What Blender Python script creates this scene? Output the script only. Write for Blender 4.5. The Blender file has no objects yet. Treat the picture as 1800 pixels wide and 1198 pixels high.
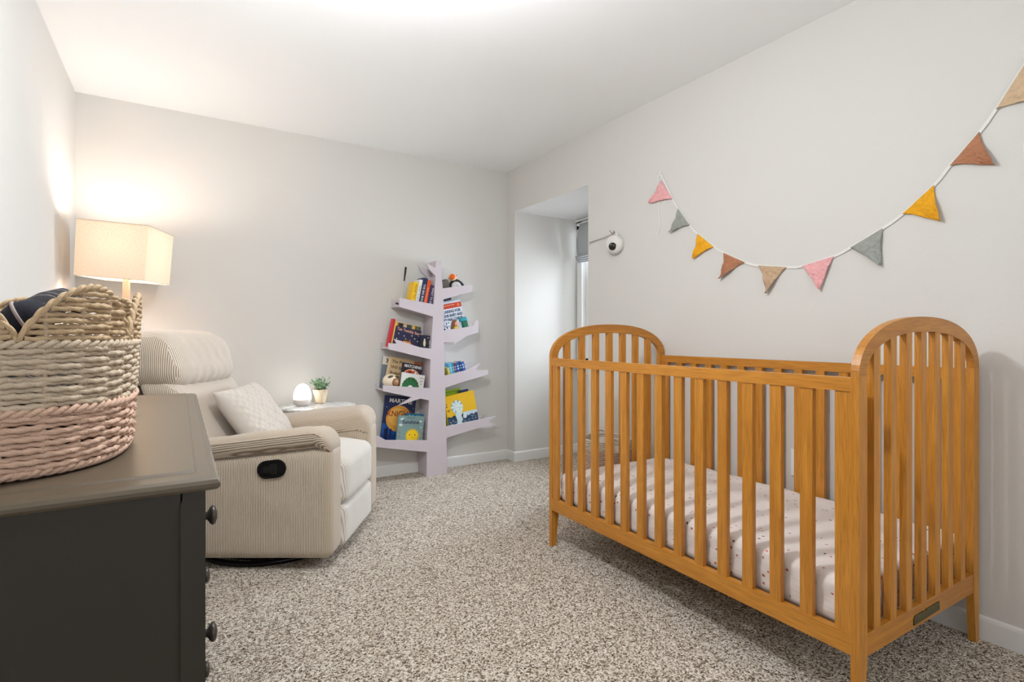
import bpy, bmesh, math, random
from mathutils import Vector, Matrix, Euler
from math import sin, cos, pi, radians, sqrt, atan2
random.seed(7)
scene = bpy.context.scene
C = scene.collection

# ------------------------------------------------------------------ camera, world, lights, exposure
YAW = math.atan(584 / 938.0)            # the room is seen at an angle
cam_d = bpy.data.cameras.new('camera'); cam = bpy.data.objects.new('camera', cam_d); C.objects.link(cam)
cam.location = (0, 0, 1.06); cam.rotation_euler = (pi / 2, 0, -YAW)
cam_d.sensor_width = 36; cam_d.lens = 36 * 938 / 1800.0; cam_d.shift_y = -11 / 1800.0; cam_d.clip_start = 0.02
scene.camera = cam
scene.view_settings.view_transform = 'Standard'
scene.view_settings.look = 'None'
scene.view_settings.gamma = 1.0
scene.view_settings.use_curve_mapping = False
scene.view_settings.exposure = 0.60

world = bpy.data.worlds.new('sky'); scene.world = world; world.use_nodes = True
bg = world.node_tree.nodes['Background']; bg.inputs[0].default_value = (0.86, 0.93, 1.0, 1); bg.inputs[1].default_value = 1.25

def area_light(name, loc, rot, sx, sy, energy, col):
    l = bpy.data.lights.new(name, 'AREA'); l.shape = 'RECTANGLE'; l.size = sx; l.size_y = sy
    l.energy = energy; l.color = col
    o = bpy.data.objects.new(name, l); o.location = loc; o.rotation_euler = rot; C.objects.link(o); return o
# daylight through the alcove window and fill from a window added behind the camera
area_light('alcove_daylight', (4.30, 3.36, 1.75), (0, radians(82), 0), 2.0, 0.8, 130, (0.80, 0.90, 1.0))
area_light('rear_fill_light', (1.00, -1.74, 1.50), (radians(90), 0, 0), 2.3, 1.5, 7, (0.96, 0.98, 1.0))
cl_d = bpy.data.lights.new('overhead_fill_light', 'POINT'); cl_d.energy = 37; cl_d.color = (0.925, 0.965, 1.0); cl_d.shadow_soft_size = 0.07  # unseen point light added overhead to brighten the room
cl_o = bpy.data.objects.new('overhead_fill_light', cl_d); cl_o.location = (0.48, 1.38, 2.04); C.objects.link(cl_o)

# ------------------------------------------------------------------ helpers
def lin(c):
    r = []
    for v in c[:3]:
        v = v / 255.0
        r.append(v / 12.92 if v <= 0.04045 else ((v + 0.055) / 1.055) ** 2.4)
    return (r[0], r[1], r[2], 1.0)

def new_mat(name):
    m = bpy.data.materials.new(name); m.use_nodes = True
    nt = m.node_tree; b = nt.nodes['Principled BSDF']
    return m, nt, b
MATS = {}
def plain(name, col, rough=0.6, metal=0.0, bump=0.0, bscale=60, vary=0.0, spec=0.5, sheen=0.0):
    if name in MATS: return MATS[name]
    m, nt, b = new_mat(name)
    b.inputs['Base Color'].default_value = lin(col); b.inputs['Roughness'].default_value = rough
    b.inputs['Metallic'].default_value = metal; b.inputs['Specular IOR Level'].default_value = spec
    if sheen: b.inputs['Sheen Weight'].default_value = sheen
    tc = nt.nodes.new('ShaderNodeTexCoord')
    n = nt.nodes.new('ShaderNodeTexNoise'); n.inputs['Scale'].default_value = bscale; n.inputs['Detail'].default_value = 3
    nt.links.new(tc.outputs['Object'], n.inputs['Vector'])
    if bump:
        bp = nt.nodes.new('ShaderNodeBump'); bp.inputs['Strength'].default_value = bump; bp.inputs['Distance'].default_value = 0.003
        nt.links.new(n.outputs['Fac'], bp.inputs['Height']); nt.links.new(bp.outputs['Normal'], b.inputs['Normal'])
    if vary:
        mx = nt.nodes.new('ShaderNodeMixRGB'); mx.blend_type = 'MULTIPLY'; mx.inputs[0].default_value = vary
        mx.inputs[1].default_value = lin(col); nt.links.new(n.outputs['Fac'], mx.inputs[2]); nt.links.new(mx.outputs[0], b.inputs['Base Color'])
    MATS[name] = m; return m

def ramp(nt, stops):
    r = nt.nodes.new('ShaderNodeValToRGB'); e = r.color_ramp.elements
    while len(e) > 1: e.remove(e[-1])
    e[0].position = stops[0][0]; e[0].color = lin(stops[0][1])
    for p, c in stops[1:]:
        x = e.new(p); x.color = lin(c)
    return r

def wood(name, axis, c0, c1, rough=0.38):
    m, nt, b = new_mat(name)
    tc = nt.nodes.new('ShaderNodeTexCoord'); mp = nt.nodes.new('ShaderNodeMapping')
    s = [42, 42, 42]; s['xyz'.index(axis)] = 2.6
    mp.inputs['Scale'].default_value = s
    nt.links.new(tc.outputs['Object'], mp.inputs['Vector'])
    n = nt.nodes.new('ShaderNodeTexNoise'); n.inputs['Scale'].default_value = 1.0; n.inputs['Detail'].default_value = 5; n.inputs['Distortion'].default_value = 1.2
    nt.links.new(mp.outputs[0], n.inputs['Vector'])
    r = ramp(nt, [(0.3, c0), (0.52, tuple((a + b_) / 2 for a, b_ in zip(c0, c1))), (0.7, c1)])
    nt.links.new(n.outputs['Fac'], r.inputs[0])
    mp2 = nt.nodes.new('ShaderNodeMapping'); s2 = [300, 300, 300]; s2['xyz'.index(axis)] = 14
    mp2.inputs['Scale'].default_value = s2; nt.links.new(tc.outputs['Object'], mp2.inputs['Vector'])
    n2 = nt.nodes.new('ShaderNodeTexNoise'); n2.inputs['Scale'].default_value = 1.0; n2.inputs['Detail'].default_value = 2
    nt.links.new(mp2.outputs[0], n2.inputs['Vector'])
    r2 = ramp(nt, [(0.35, (222, 222, 222)), (0.55, (255, 255, 255))]); nt.links.new(n2.outputs['Fac'], r2.inputs[0])
    mx = nt.nodes.new('ShaderNodeMixRGB'); mx.blend_type = 'MULTIPLY'; mx.inputs[0].default_value = 0.8
    nt.links.new(r.outputs[0], mx.inputs[1]); nt.links.new(r2.outputs[0], mx.inputs[2])
    nt.links.new(mx.outputs[0], b.inputs['Base Color'])
    b.inputs['Roughness'].default_value = rough
    bp = nt.nodes.new('ShaderNodeBump'); bp.inputs['Strength'].default_value = 0.06; bp.inputs['Distance'].default_value = 0.001
    nt.links.new(n2.outputs['Fac'], bp.inputs['Height']); nt.links.new(bp.outputs[0], b.inputs['Normal'])
    return m

def corduroy(name, d, pitch=0.0074, light=(206, 192, 176), dark=(142, 122, 102), strength=0.8, wob=0.006):
    m, nt, b = new_mat(name)
    tc = nt.nodes.new('ShaderNodeTexCoord')
    nz = nt.nodes.new('ShaderNodeTexNoise'); nz.inputs['Scale'].default_value = 9; nz.inputs['Detail'].default_value = 2
    nt.links.new(tc.outputs['Object'], nz.inputs['Vector'])
    dt = nt.nodes.new('ShaderNodeVectorMath'); dt.operation = 'DOT_PRODUCT'; dt.inputs[1].default_value = d
    nt.links.new(tc.outputs['Object'], dt.inputs[0])
    ad = nt.nodes.new('ShaderNodeMath'); ad.operation = 'MULTIPLY_ADD'; ad.inputs[1].default_value = wob
    nt.links.new(nz.outputs['Fac'], ad.inputs[0]); nt.links.new(dt.outputs['Value'], ad.inputs[2])
    mu = nt.nodes.new('ShaderNodeMath'); mu.operation = 'MULTIPLY'; mu.inputs[1].default_value = 2 * pi / pitch
    nt.links.new(ad.outputs[0], mu.inputs[0])
    sn = nt.nodes.new('ShaderNodeMath'); sn.operation = 'SINE'; nt.links.new(mu.outputs[0], sn.inputs[0])
    mr = nt.nodes.new('ShaderNodeMapRange'); mr.inputs[1].default_value = -1; mr.inputs[2].default_value = 1
    nt.links.new(sn.outputs[0], mr.inputs[0])
    r = ramp(nt, [(0.0, dark), (0.45, light), (1.0, tuple(min(255, c + 8) for c in light))])  # groove shading painted as darker stripes, on top of the bump
    nt.links.new(mr.outputs[0], r.inputs[0])
    nt.links.new(r.outputs[0], b.inputs['Base Color']); b.inputs['Roughness'].default_value = 0.9
    b.inputs['Sheen Weight'].default_value = 0.3; b.inputs['Specular IOR Level'].default_value = 0.15
    bp = nt.nodes.new('ShaderNodeBump'); bp.inputs['Strength'].default_value = strength; bp.inputs['Distance'].default_value = 0.0016
    nt.links.new(mr.outputs[0], bp.inputs['Height']); nt.links.new(bp.outputs[0], b.inputs['Normal'])
    return m

class MB:
    def __init__(s): s.bm = bmesh.new(); s.mi = 0
    def _add(s, vs, fs, smooth=False, mat=0):
        V = [s.bm.verts.new(v) for v in vs]; out = []
        for f in fs:
            try:
                g = s.bm.faces.new([V[i] for i in f]); g.smooth = smooth; g.material_index = mat; out.append(g)
            except ValueError: pass
        return V, out
    def box(s, x0, x1, y0, y1, z0, z1, mat=0, M=None):
        vs = [Vector((x, y, z)) for x in (x0, x1) for y in (y0, y1) for z in (z0, z1)]
        if M: vs = [M @ v for v in vs]
        return s._add(vs, [(0, 1, 3, 2), (4, 6, 7, 5), (0, 4, 5, 1), (2, 3, 7, 6), (0, 2, 6, 4), (1, 5, 7, 3)], False, mat)
    def prism(s, poly, axis, a0, a1, mat=0, smooth=False, M=None):
        # poly in the two remaining axes (in xyz order), extruded along axis
        n = len(poly)
        def P(u, v, a):
            p = {'x': (a, u, v), 'y': (u, a, v), 'z': (u, v, a)}[axis]
            p = Vector(p); return M @ p if M else p
        vs = [P(u, v, a0) for u, v in poly] + [P(u, v, a1) for u, v in poly]
        V, f1 = s._add(vs, [tuple(range(n)), tuple(reversed(range(n, 2 * n)))], False, mat)
        for i in range(n):
            j = (i + 1) % n
            try:
                g = s.bm.faces.new([V[i], V[i + n], V[j + n], V[j]]); g.smooth = smooth; g.material_index = mat
            except ValueError: pass
        return s
    def grid(s, rows, closed_u=False, closed_v=False, smooth=True, mat=0):
        R = len(rows); K = len(rows[0]); vs = [p for r in rows for p in r]; fs = []
        for i in range(R if closed_v else R - 1):
            for j in range(K if closed_u else K - 1):
                a = i * K + j; b = i * K + (j + 1) % K; c = ((i + 1) % R) * K + (j + 1) % K; d = ((i + 1) % R) * K + j
                fs.append((a, b, c, d))
        return s._add(vs, fs, smooth, mat)
    def tube(s, pts, r, n=8, closed=False, mat=0, twist=None, smooth=True, squash=None):
        pts = [Vector(p) for p in pts]; N = len(pts); rows = []
        T = []
        for i in range(N):
            a = pts[i - 1] if (i > 0 or closed) else pts[i]; b = pts[(i + 1) % N] if (i < N - 1 or closed) else pts[i]
            t = (b - a); T.append(t.normalized() if t.length > 1e-9 else Vector((0, 0, 1)))
        up = Vector((0, 0, 1)) if abs(T[0].z) < 0.9 else Vector((1, 0, 0))
        nrm = (up - T[0] * up.dot(T[0])).normalized(); d = 0.0
        for i in range(N):
            nrm = (nrm - T[i] * nrm.dot(T[i]))
            nrm = nrm.normalized() if nrm.length > 1e-6 else Vector((1, 0, 0))
            bn = T[i].cross(nrm); rr = r[i] if isinstance(r, (list, tuple)) else r
            if i: d += (pts[i] - pts[i - 1]).length
            row = []
            for k in range(n):
                a = 2 * pi * k / n; q = rr
                if twist: q = rr * (1 + 0.22 * cos(2 * a - twist * d))
                row.append(pts[i] + nrm * (cos(a) * q) + bn * (sin(a) * q * (squash or 1)))
            rows.append(row)
        s.grid(rows, closed_u=True, closed_v=closed, smooth=smooth, mat=mat)
        if not closed:
            for row in (rows[0], rows[-1]):
                s._add(row, [tuple(range(n))], False, mat)
        return s
    def lathe(s, prof, n=32, M=None, mat=0, smooth=True, jitter=None):
        rows = []
        for i, (r, z) in enumerate(prof):
            row = []
            for k in range(n):
                a = 2 * pi * k / n; rr = r * (jitter(a, z) if jitter else 1)
                p = Vector((rr * cos(a), rr * sin(a), z)); row.append(M @ p if M else p)
            rows.append(row)
        s.grid(rows, closed_u=True, smooth=smooth, mat=mat)
        for i in (0, -1):
            if prof[i][0] > 1e-4: s._add(rows[i], [tuple(range(n))], False, mat)
        return s
    def ball(s, c, rx, ry, rz, n=20, M=None, mat=0):
        prof = [(sin(pi * i / (n // 2 + 2)), -cos(pi * i / (n // 2 + 2))) for i in range(n // 2 + 3)]
        Q = Matrix.Translation(c) @ Matrix.Diagonal((rx, ry, rz, 1))
        if M: Q = M @ Q
        prof = [(max(r, 0.0005), z) for r, z in prof]
        return s.lathe(prof, n, Q, mat)
    def rbox(s, cx, cy, cz, sx, sy, sz, r, seg=(10, 10, 10), deform=None, mat=0):
        h = Vector((sx / 2, sy / 2, sz / 2)); inner = Vector((max(h.x - r, 0), max(h.y - r, 0), max(h.z - r, 0)))
        before = set(s.bm.verts)
        def pt(a):
            p = Vector(a); q = Vector([max(-inner[i], min(inner[i], p[i])) for i in range(3)]); d = p - q
            if d.length > 1e-9: p = q + d.normalized() * r
            p = p + Vector((cx, cy, cz))
            return deform(p) if deform else p
        def sp(n, hh):      # spacing with extra rows inside the rounded corners
            k = 5; L = [-hh + r * (1 - cos(pi / 2 * i / k)) for i in range(k)]
            mid = [-(hh - r) + 2 * (hh - r) * i / n for i in range(n + 1)]
            return L + mid + [-v for v in reversed(L)]
        X, Y, Z = sp(seg[0], h.x), sp(seg[1], h.y), sp(seg[2], h.z)
        for sg in (-1, 1):
            s.grid([[pt((x, y, sg * h.z)) for x in X] for y in Y], mat=mat)
            s.grid([[pt((x, sg * h.y, z)) for x in X] for z in Z], mat=mat)
            s.grid([[pt((sg * h.x, y, z)) for y in Y] for z in Z], mat=mat)
        nv = [v for v in s.bm.verts if v not in before]
        bmesh.ops.remove_doubles(s.bm, verts=nv, dist=0.0004)
        return s
    def bevel(s, w, seg=2):
        e = [e for e in s.bm.edges if len(e.link_faces) == 2 and e.calc_face_angle(0) > 0.5]
        bmesh.ops.bevel(s.bm, geom=e, offset=w, segments=seg, affect='EDGES', clamp_overlap=True)
        return s
    def build(s, name, mats, parent=None, loc=None, rot=None):
        bmesh.ops.recalc_face_normals(s.bm, faces=s.bm.faces)
        me = bpy.data.meshes.new(name); s.bm.to_mesh(me); s.bm.free()
        if not isinstance(mats, (list, tuple)): mats = [mats]
        for m in mats: me.materials.append(m)
        o = bpy.data.objects.new(name, me); C.objects.link(o)
        if parent: o.parent = parent
        if loc: o.location = loc
        if rot: o.rotation_euler = rot
        return o

def tag(o, label, cat, group=None):
    o['label'] = label; o['category'] = cat
    if group: o['group'] = group
    return o
def thing(name, label, cat, loc=(0, 0, 0), rot=(0, 0, 0), group=None):
    o = bpy.data.objects.new(name, None); o.empty_display_size = 0.05; C.objects.link(o)
    o.location = loc; o.rotation_euler = rot
    return tag(o, label, cat, group)
def struct(o): o['kind'] = 'structure'; return o

def lettering(txt, size, mat, parent, loc, rot=(pi / 2, 0, 0), name='title_lettering', depth=0.0003, align='CENTER', sx=1.0, bold=0.0, shear=0.0):
    cu = bpy.data.curves.new(name, 'FONT'); cu.body = txt; cu.size = size; cu.align_x = align; cu.align_y = 'CENTER'
    cu.extrude = depth; cu.offset = bold; cu.shear = shear; cu.resolution_u = 3
    t = bpy.data.objects.new('tmp', cu); C.objects.link(t)
    dg = bpy.context.evaluated_depsgraph_get(); dg.update()
    me = bpy.data.meshes.new_from_object(t.evaluated_get(dg)); bpy.data.objects.remove(t)
    me.materials.clear(); me.materials.append(mat); me.name = name
    o = bpy.data.objects.new(name, me); C.objects.link(o); o.parent = parent; o.location = loc; o.rotation_euler = rot
    o.scale = (sx, 1, 1)
    return o

# ------------------------------------------------------------------ materials
WALL = plain('wall_paint', (212, 209, 204), 0.85, bump=0.12, bscale=140, spec=0.2)
CEIL = plain('ceiling_paint', (246, 246, 246), 0.9, bump=0.15, bscale=120, spec=0.2)
TRIM = plain('white_trim', (226, 225, 222), 0.45)
WHITE = plain('white_plastic', (232, 231, 229), 0.4)
def carpet_material():
    m, nt, b = new_mat('carpet')
    tc = nt.nodes.new('ShaderNodeTexCoord')
    nz = nt.nodes.new('ShaderNodeTexNoise'); nz.inputs['Scale'].default_value = 60; nz.inputs['Detail'].default_value = 2
    nt.links.new(tc.outputs['Object'], nz.inputs['Vector'])
    mxv = nt.nodes.new('ShaderNodeMixRGB'); mxv.blend_type = 'ADD'; mxv.inputs[0].default_value = 0.012
    nt.links.new(tc.outputs['Object'], mxv.inputs[1]); nt.links.new(nz.outputs['Color'], mxv.inputs[2])
    v = nt.nodes.new('ShaderNodeTexVoronoi'); v.inputs['Scale'].default_value = 190
    nt.links.new(mxv.outputs[0], v.inputs['Vector'])
    n2 = nt.nodes.new('ShaderNodeTexNoise'); n2.inputs['Scale'].default_value = 210; n2.inputs['Detail'].default_value = 1
    nt.links.new(tc.outputs['Object'], n2.inputs['Vector'])
    sx = nt.nodes.new('ShaderNodeSeparateColor'); nt.links.new(v.outputs['Color'], sx.inputs[0])
    av = nt.nodes.new('ShaderNodeMath'); av.operation = 'ADD'; nt.links.new(sx.outputs[0], av.inputs[0]); nt.links.new(n2.outputs['Fac'], av.inputs[1])
    hf = nt.nodes.new('ShaderNodeMath'); hf.operation = 'MULTIPLY'; hf.inputs[1].default_value = 0.5; nt.links.new(av.outputs[0], hf.inputs[0])
    r = ramp(nt, [(0.24, (78, 65, 53)), (0.40, (166, 149, 130)), (0.56, (222, 209, 192)), (0.78, (248, 241, 231))])
    nt.links.new(hf.outputs[0], r.inputs[0])
    nt.links.new(r.outputs[0], b.inputs['Base Color']); b.inputs['Roughness'].default_value = 1.0
    b.inputs['Specular IOR Level'].default_value = 0.05
    bp = nt.nodes.new('ShaderNodeBump'); bp.inputs['Strength'].default_value = 1.0; bp.inputs['Distance'].default_value = 0.006; bp.invert = True
    nt.links.new(v.outputs['Distance'], bp.inputs['Height']); nt.links.new(bp.outputs[0], b.inputs['Normal'])
    return m
CARPET = carpet_material()
OAK0, OAK1 = (182, 117, 37), (206, 140, 52)
WZ = wood('oak_vertical', 'z', OAK0, OAK1); WY = wood('oak_lengthwise', 'y', OAK0, OAK1); WX = wood('oak_crosswise', 'x', (174, 111, 35), (198, 133, 48))
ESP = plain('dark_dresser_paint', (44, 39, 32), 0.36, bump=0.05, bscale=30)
ESPTOP = plain('dresser_top_lit', (88, 77, 62), 0.33, bump=0.05, bscale=25)  # paler than the sides: the wall's reflection is put into the colour

# ------------------------------------------------------------------ the room
XL, XR, YB, YF, ZC = -0.507, 2.38, 3.90, -1.80, 2.445
b = MB(); b.box(-0.7, 3.3, YF - 0.15, YB + 0.15, -0.1, 0.0); struct(b.build('floor', CARPET))
b = MB(); b.box(-0.7, XR + 0.12, YF - 0.15, YB + 0.15, ZC, ZC + 0.1); struct(b.build('ceiling', CEIL))
b = MB(); b.box(XL - 0.12, XL, YF, YB, 0, ZC); struct(b.build('wall_left', WALL))
b = MB(); b.box(XL - 0.12, XR + 0.12, YB, YB + 0.12, 0, ZC); struct(b.build('wall_back', WALL))
OY0, OY1, OZ = 2.833, 3.778, 2.09
b = MB(); b.prism([(YF, 0), (OY0, 0), (OY0, OZ + 0.001), (OY1, OZ + 0.001), (OY1, 0), (YB, 0), (YB, ZC), (YF, ZC)], 'x', XR, XR + 0.12); struct(b.build('wall_right', WALL))
# rear wall behind the camera, with a window opening added for fill light
WX0, WX1, WZ0, WZ1 = -0.2, 2.2, 0.72, 2.28
b = MB()
b.box(XL, WX0, YF - 0.12, YF, 0, ZC); b.box(WX1, XR, YF - 0.12, YF, 0, ZC); b.box(WX0, WX1, YF - 0.12, YF, 0, WZ0); b.box(WX0, WX1, YF - 0.12, YF, WZ1, ZC)
struct(b.build('wall_front', WALL))
def glass():
    m = bpy.data.materials.new('window_glass'); m.use_nodes = True; nt = m.node_tree; nt.nodes.clear()
    o = nt.nodes.new('ShaderNodeOutputMaterial'); mx = nt.nodes.new('ShaderNodeMixShader'); t = nt.nodes.new('ShaderNodeBsdfTransparent'); g = nt.nodes.new('ShaderNodeBsdfGlossy')
    g.inputs['Roughness'].default_value = 0.02; mx.inputs[0].default_value = 0.05
    nt.links.new(t.outputs[0], mx.inputs[1]); nt.links.new(g.outputs[0], mx.inputs[2]); nt.links.new(mx.outputs[0], o.inputs[0]); return m
GLASS = glass()
b = MB()
for x0, x1 in ((WX0, WX0 + 0.05), (WX1 - 0.05, WX1), (0.98, 1.02)): b.box(x0, x1, YF - 0.09, YF - 0.04, WZ0, WZ1)
for z0, z1 in ((WZ0, WZ0 + 0.05), (WZ1 - 0.05, WZ1)): b.box(WX0, WX1, YF - 0.09, YF - 0.04, z0, z1)
w2 = struct(b.build('added_rear_window', TRIM))  # unseen window frame, added to go with the rear fill light
b = MB(); b.box(WX0 + 0.02, WX1 - 0.02, YF - 0.07, YF - 0.065, WZ0 + 0.02, WZ1 - 0.02); b.build('window_pane', GLASS, w2)

# alcove: far side, near side, ceiling, outer wall with a window
AX = 3.05
COOLWALL = WALL
b = MB(); b.box(XR + 0.12, AX + 0.12, OY1, OY1 + 0.1, 0, OZ); struct(b.build('wall_alcove_far', WALL))
b = MB(); b.box(XR + 0.12, AX + 0.12, OY0 - 0.1, OY0, 0, OZ); struct(b.build('wall_alcove_near', WALL))
b = MB(); b.box(XR + 0.002, AX + 0.12, OY0, OY1, OZ, OZ + 0.1); struct(b.build('ceiling_alcove', CEIL))
ay0, ay1, az0, az1 = 2.91, 3.70, 0.80, 2.00
b = MB(); b.box(AX, AX + 0.12, OY0, ay0, 0, OZ); b.box(AX, AX + 0.12, ay1, OY1, 0, OZ); b.box(AX, AX + 0.12, ay0, ay1, 0, az0); b.box(AX, AX + 0.12, ay0, ay1, az1, OZ)
struct(b.build('wall_alcove_outer', WALL))
b = MB()                                                    # casing, sill and sash
b.box(AX - 0.018, AX, ay1, ay1 + 0.065, az0 - 0.09, az1 + 0.065); b.box(AX - 0.018, AX, ay0 - 0.065, ay0, az0 - 0.09, az1 + 0.065)
b.box(AX - 0.018, AX, ay0 - 0.065, ay1 + 0.065, az1, az1 + 0.065); b.box(AX - 0.05, AX, ay0 - 0.07, ay1 + 0.07, az0 - 0.025, az0)
b.box(AX - 0.015, AX, ay0 - 0.06, ay1 + 0.06, az0 - 0.09, az0 - 0.025)
for y0, y1 in ((ay0, ay0 + 0.04), (ay1 - 0.04, ay1)): b.box(AX + 0.03, AX + 0.07, y0, y1, az0, az1)
for z0, z1 in ((az0, az0 + 0.05), (az1 - 0.04, az1)): b.box(AX + 0.03, AX + 0.07, ay0, ay1, z0, z1)
b.bevel(0.003)
w1 = struct(b.build('window_1', TRIM))
b = MB(); b.box(AX + 0.045, AX + 0.05, ay0 + 0.02, ay1 - 0.02, az0 + 0.02, az1 - 0.02); b.build('window_pane', GLASS, w1)
b = MB(); b.box(AX - 0.03, AX, OY0, OY1, OZ - 0.022, OZ - 0.004); struct(b.build('trim_1', TRIM))
# roman shade drawn up over the top of the alcove window
rs = thing('roman_shade', 'grey fabric roman shade gathered at the top of the alcove window', 'window shade', (AX - 0.02, 3.31, 1.70))
FAB = plain('shade_fabric', (168, 170, 172), 0.9, bump=0.3, bscale=200)
b = MB(); rows = []
for i in range(15):
    z = 0.335 - 0.29 * i / 14; rows.append([(-0.035 - 0.02 * sin(pi * i / 14) - 0.004 * sin(j * 0.8), -0.40 + 0.80 * j / 20 + (0.025 * (1 - i / 14) if j == 20 else 0) * -1, z) for j in range(21)])
b.grid(rows)
b.build('fabric_panel', FAB, rs).modifiers.new('thickness', 'SOLIDIFY').thickness = 0.003
for k in range(4):
    b = MB(); z = 0.05 - 0.018 * k; w = 0.41 - 0.012 * k
    b.rbox(-0.045, 0, z, 0.03, 2 * w, 0.013, 0.006, (2, 12, 1)); b.build('fold', FAB, rs)
b = MB(); b.box(-0.035, 0.0, -0.41, 0.41, 0.325, 0.345); b.build('head_rail', WHITE, rs)

# baseboards with a rounded top edge
def baseboard(name, p0, p1, inward):
    p0 = Vector(p0 + (0,)); p1 = Vector(p1 + (0,)); n = Vector(inward + (0,)); prof = [(0, 0), (0.010, 0), (0.010, 0.068), (0.008, 0.076), (0.004, 0.081), (0, 0.082)]
    b = MB(); rows = [[p + n * a + Vector((0, 0, z)) for a, z in prof] for p in (p0, p1)]
    b.grid(rows, closed_u=True, smooth=False)
    for r in rows: b._add(r, [tuple(range(len(r)))])
    return struct(b.build(name, TRIM))
baseboard('baseboard_back', (XL, YB), (XR, YB), (0, -1))
baseboard('baseboard_right', (XR, YF), (XR, OY0), (-1, 0))
baseboard('baseboard_right_end', (XR, OY1), (XR, YB), (-1, 0))
baseboard('baseboard_left', (XL, YF), (XL, YB), (1, 0))
baseboard('baseboard_alcove', (XR - 0.01, OY1), (AX, OY1), (0, -1))
baseboard('baseboard_alcove_near', (XR, OY0), (AX, OY0), (0, 1))
baseboard('baseboard_window', (AX, OY0), (AX, OY1), (-1, 0))

# ------------------------------------------------------------------ crib
CRX, CRY, CYAW = 1.558, 0.728, -0.0165
CL, CW, TX, TY, ZT = 1.458, 0.796, 0.043, 0.0225, 0.9445
crib = thing('crib', 'honey oak wooden crib with arched slatted ends against the right wall', 'crib', (CRX, CRY, 0), (0, 0, CYAW))
def cbox(name, mat, x0, x1, y0, y1, z0, z1, parent, bev=0.003):
    b = MB(); b.box(x0, x1, y0, y1, z0, z1)
    b.bevel(bev, 2); return b.build(name, mat, parent)
def post(x0, x1, y0, y1, outer_left, parent):
    # full-height post whose lower leg tapers on the inner side
    b = MB()
    if outer_left: poly = [(x0, 0), (x0 + 0.026, 0), (x1, 0.165), (x1, ZT), (x0, ZT)]
    else: poly = [(x1, 0), (x1, ZT), (x0, ZT), (x0, 0.165), (x1 - 0.026, 0)]
    b.prism(poly, 'y', y0, y1); b.bevel(0.0025); return b.build('post', WZ, parent)
A_C, A_H = CW / 2, 0.171
def sup(u, e=2.25): u = min(1, abs(u)); return (1 - u ** e) ** (1 / e)
def arch_in(x):
    hw = CW / 2 - TX * 0.9; return ZT + 0.125 * sup((x - A_C) / hw)
def end_panel(y0, y1):
    b = MB(); rows = []; N = 40
    for i in range(N + 1):
        t = pi - pi * i / N
        e = 2 / 2.25
        f = lambda a: (abs(cos(a)) ** e * (1 if cos(a) > 0 else -1), max(0.0, sin(a)) ** e)
        cx, cz = f(t); ox, oz = A_C + cx * CW / 2, ZT + cz * A_H
        hw = CW / 2 - TX * 0.9; ix, iz = A_C + cx * hw, ZT + cz * 0.125
        rows.append([(ox, y0, oz), (ox, y1, oz), (ix, y1, iz), (ix, y0, iz)])
    b.grid(rows, closed_u=True, smooth=False)
    for r in (rows[0], rows[-1]): b._add(r, [(0, 1, 2, 3)])
    b.bevel(0.003)
    arch = b.build('arched_top_rail', WX, crib)
    post(0, TX, y0, y1, True, arch); post(CW - TX, CW, y0, y1, False, arch)
    cbox('lower_rail', WX, TX, CW - TX, y0 + 0.002, y1 - 0.001, 0.176, 0.239, arch)
    for k in range(7):
        a = 0.0945 + 0.0948 * k
        zt = arch_in(a) + 0.004
        b = MB(); a += 0.007; w_ = 0.018; b.prism([(a - w_, 0.237), (a + w_, 0.237), (a + w_, arch_in(a + w_) + 0.004), (a - w_, arch_in(a - w_) + 0.004)], 'y', y0 + 0.002, y1 - 0.002)
        b.bevel(0.004, 2); b.build('slat', WZ, arch)
    return arch
near = end_panel(0, TY); far = end_panel(CL - TY, CL)
# maker's plate let into the near lower rail
b = MB(); b.prism([(0.315, 0.186), (0.486, 0.190), (0.486, 0.216), (0.396, 0.2155), (0.392, 0.2115), (0.386, 0.2115), (0.378, 0.215), (0.322, 0.214), (0.315, 0.207)], 'y', -0.0012, 0.004)
plate = b.build('name_plate', plain('dull_brass', (92, 84, 52), 0.5, 0.4, bump=0.5, bscale=300), near)
def side_panel(x0, x1):
    yy0, yy1 = TY, CL - TY
    top = cbox('side_top_rail', WY, x0, x1, yy0, yy1, 0.9045, 0.9425, crib)
    cbox('lower_rail', WY, x0, x1, yy0, yy1, 0.183, 0.2400, top)
    cbox('stile', WZ, x0 + 0.003, x1 - 0.003, yy0 + 0.001, yy0 + 0.043, 0.2395, 0.905, top)
    cbox('stile', WZ, x0 + 0.003, x1 - 0.003, yy1 - 0.043, yy1 - 0.001, 0.2395, 0.905, top)
    for k in range(13):
        c = 0.1475 + 0.0968 * k
        cbox('slat', WZ, x0 + 0.003, x1 - 0.003, c - 0.0185, c + 0.0185, 0.238, 0.906, top, 0.004)
    return top
fr = side_panel(0.0, 0.024); side_panel(CW - 0.026, CW - 0.002)
# small steel bolt heads on the inside of the far post
for z in (0.82, 0.34):
    b = MB(); b.lathe([(0.0005, -0.002), (0.005, -0.002), (0.005, 0.0015), (0.0005, 0.003)], 12, Matrix.Translation((0.03, CL - TY - 0.0015, z)) @ Matrix.Rotation(pi / 2, 4, 'X'))
    b.build('bolt_head', plain('steel', (190, 188, 184), 0.3, 0.9), far)
b = MB()
for k in range(9): b.box(TX, CW - TX, 0.06 + k * 0.155, 0.12 + k * 0.155, 0.204, 0.214)
b.box(0.03, 0.05, 0.03, CL - 0.03, 0.192, 0.204); b.box(CW - 0.05, CW - 0.03, 0.03, CL - 0.03, 0.192, 0.204)
b.build('mattress_support', WX, crib)

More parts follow.
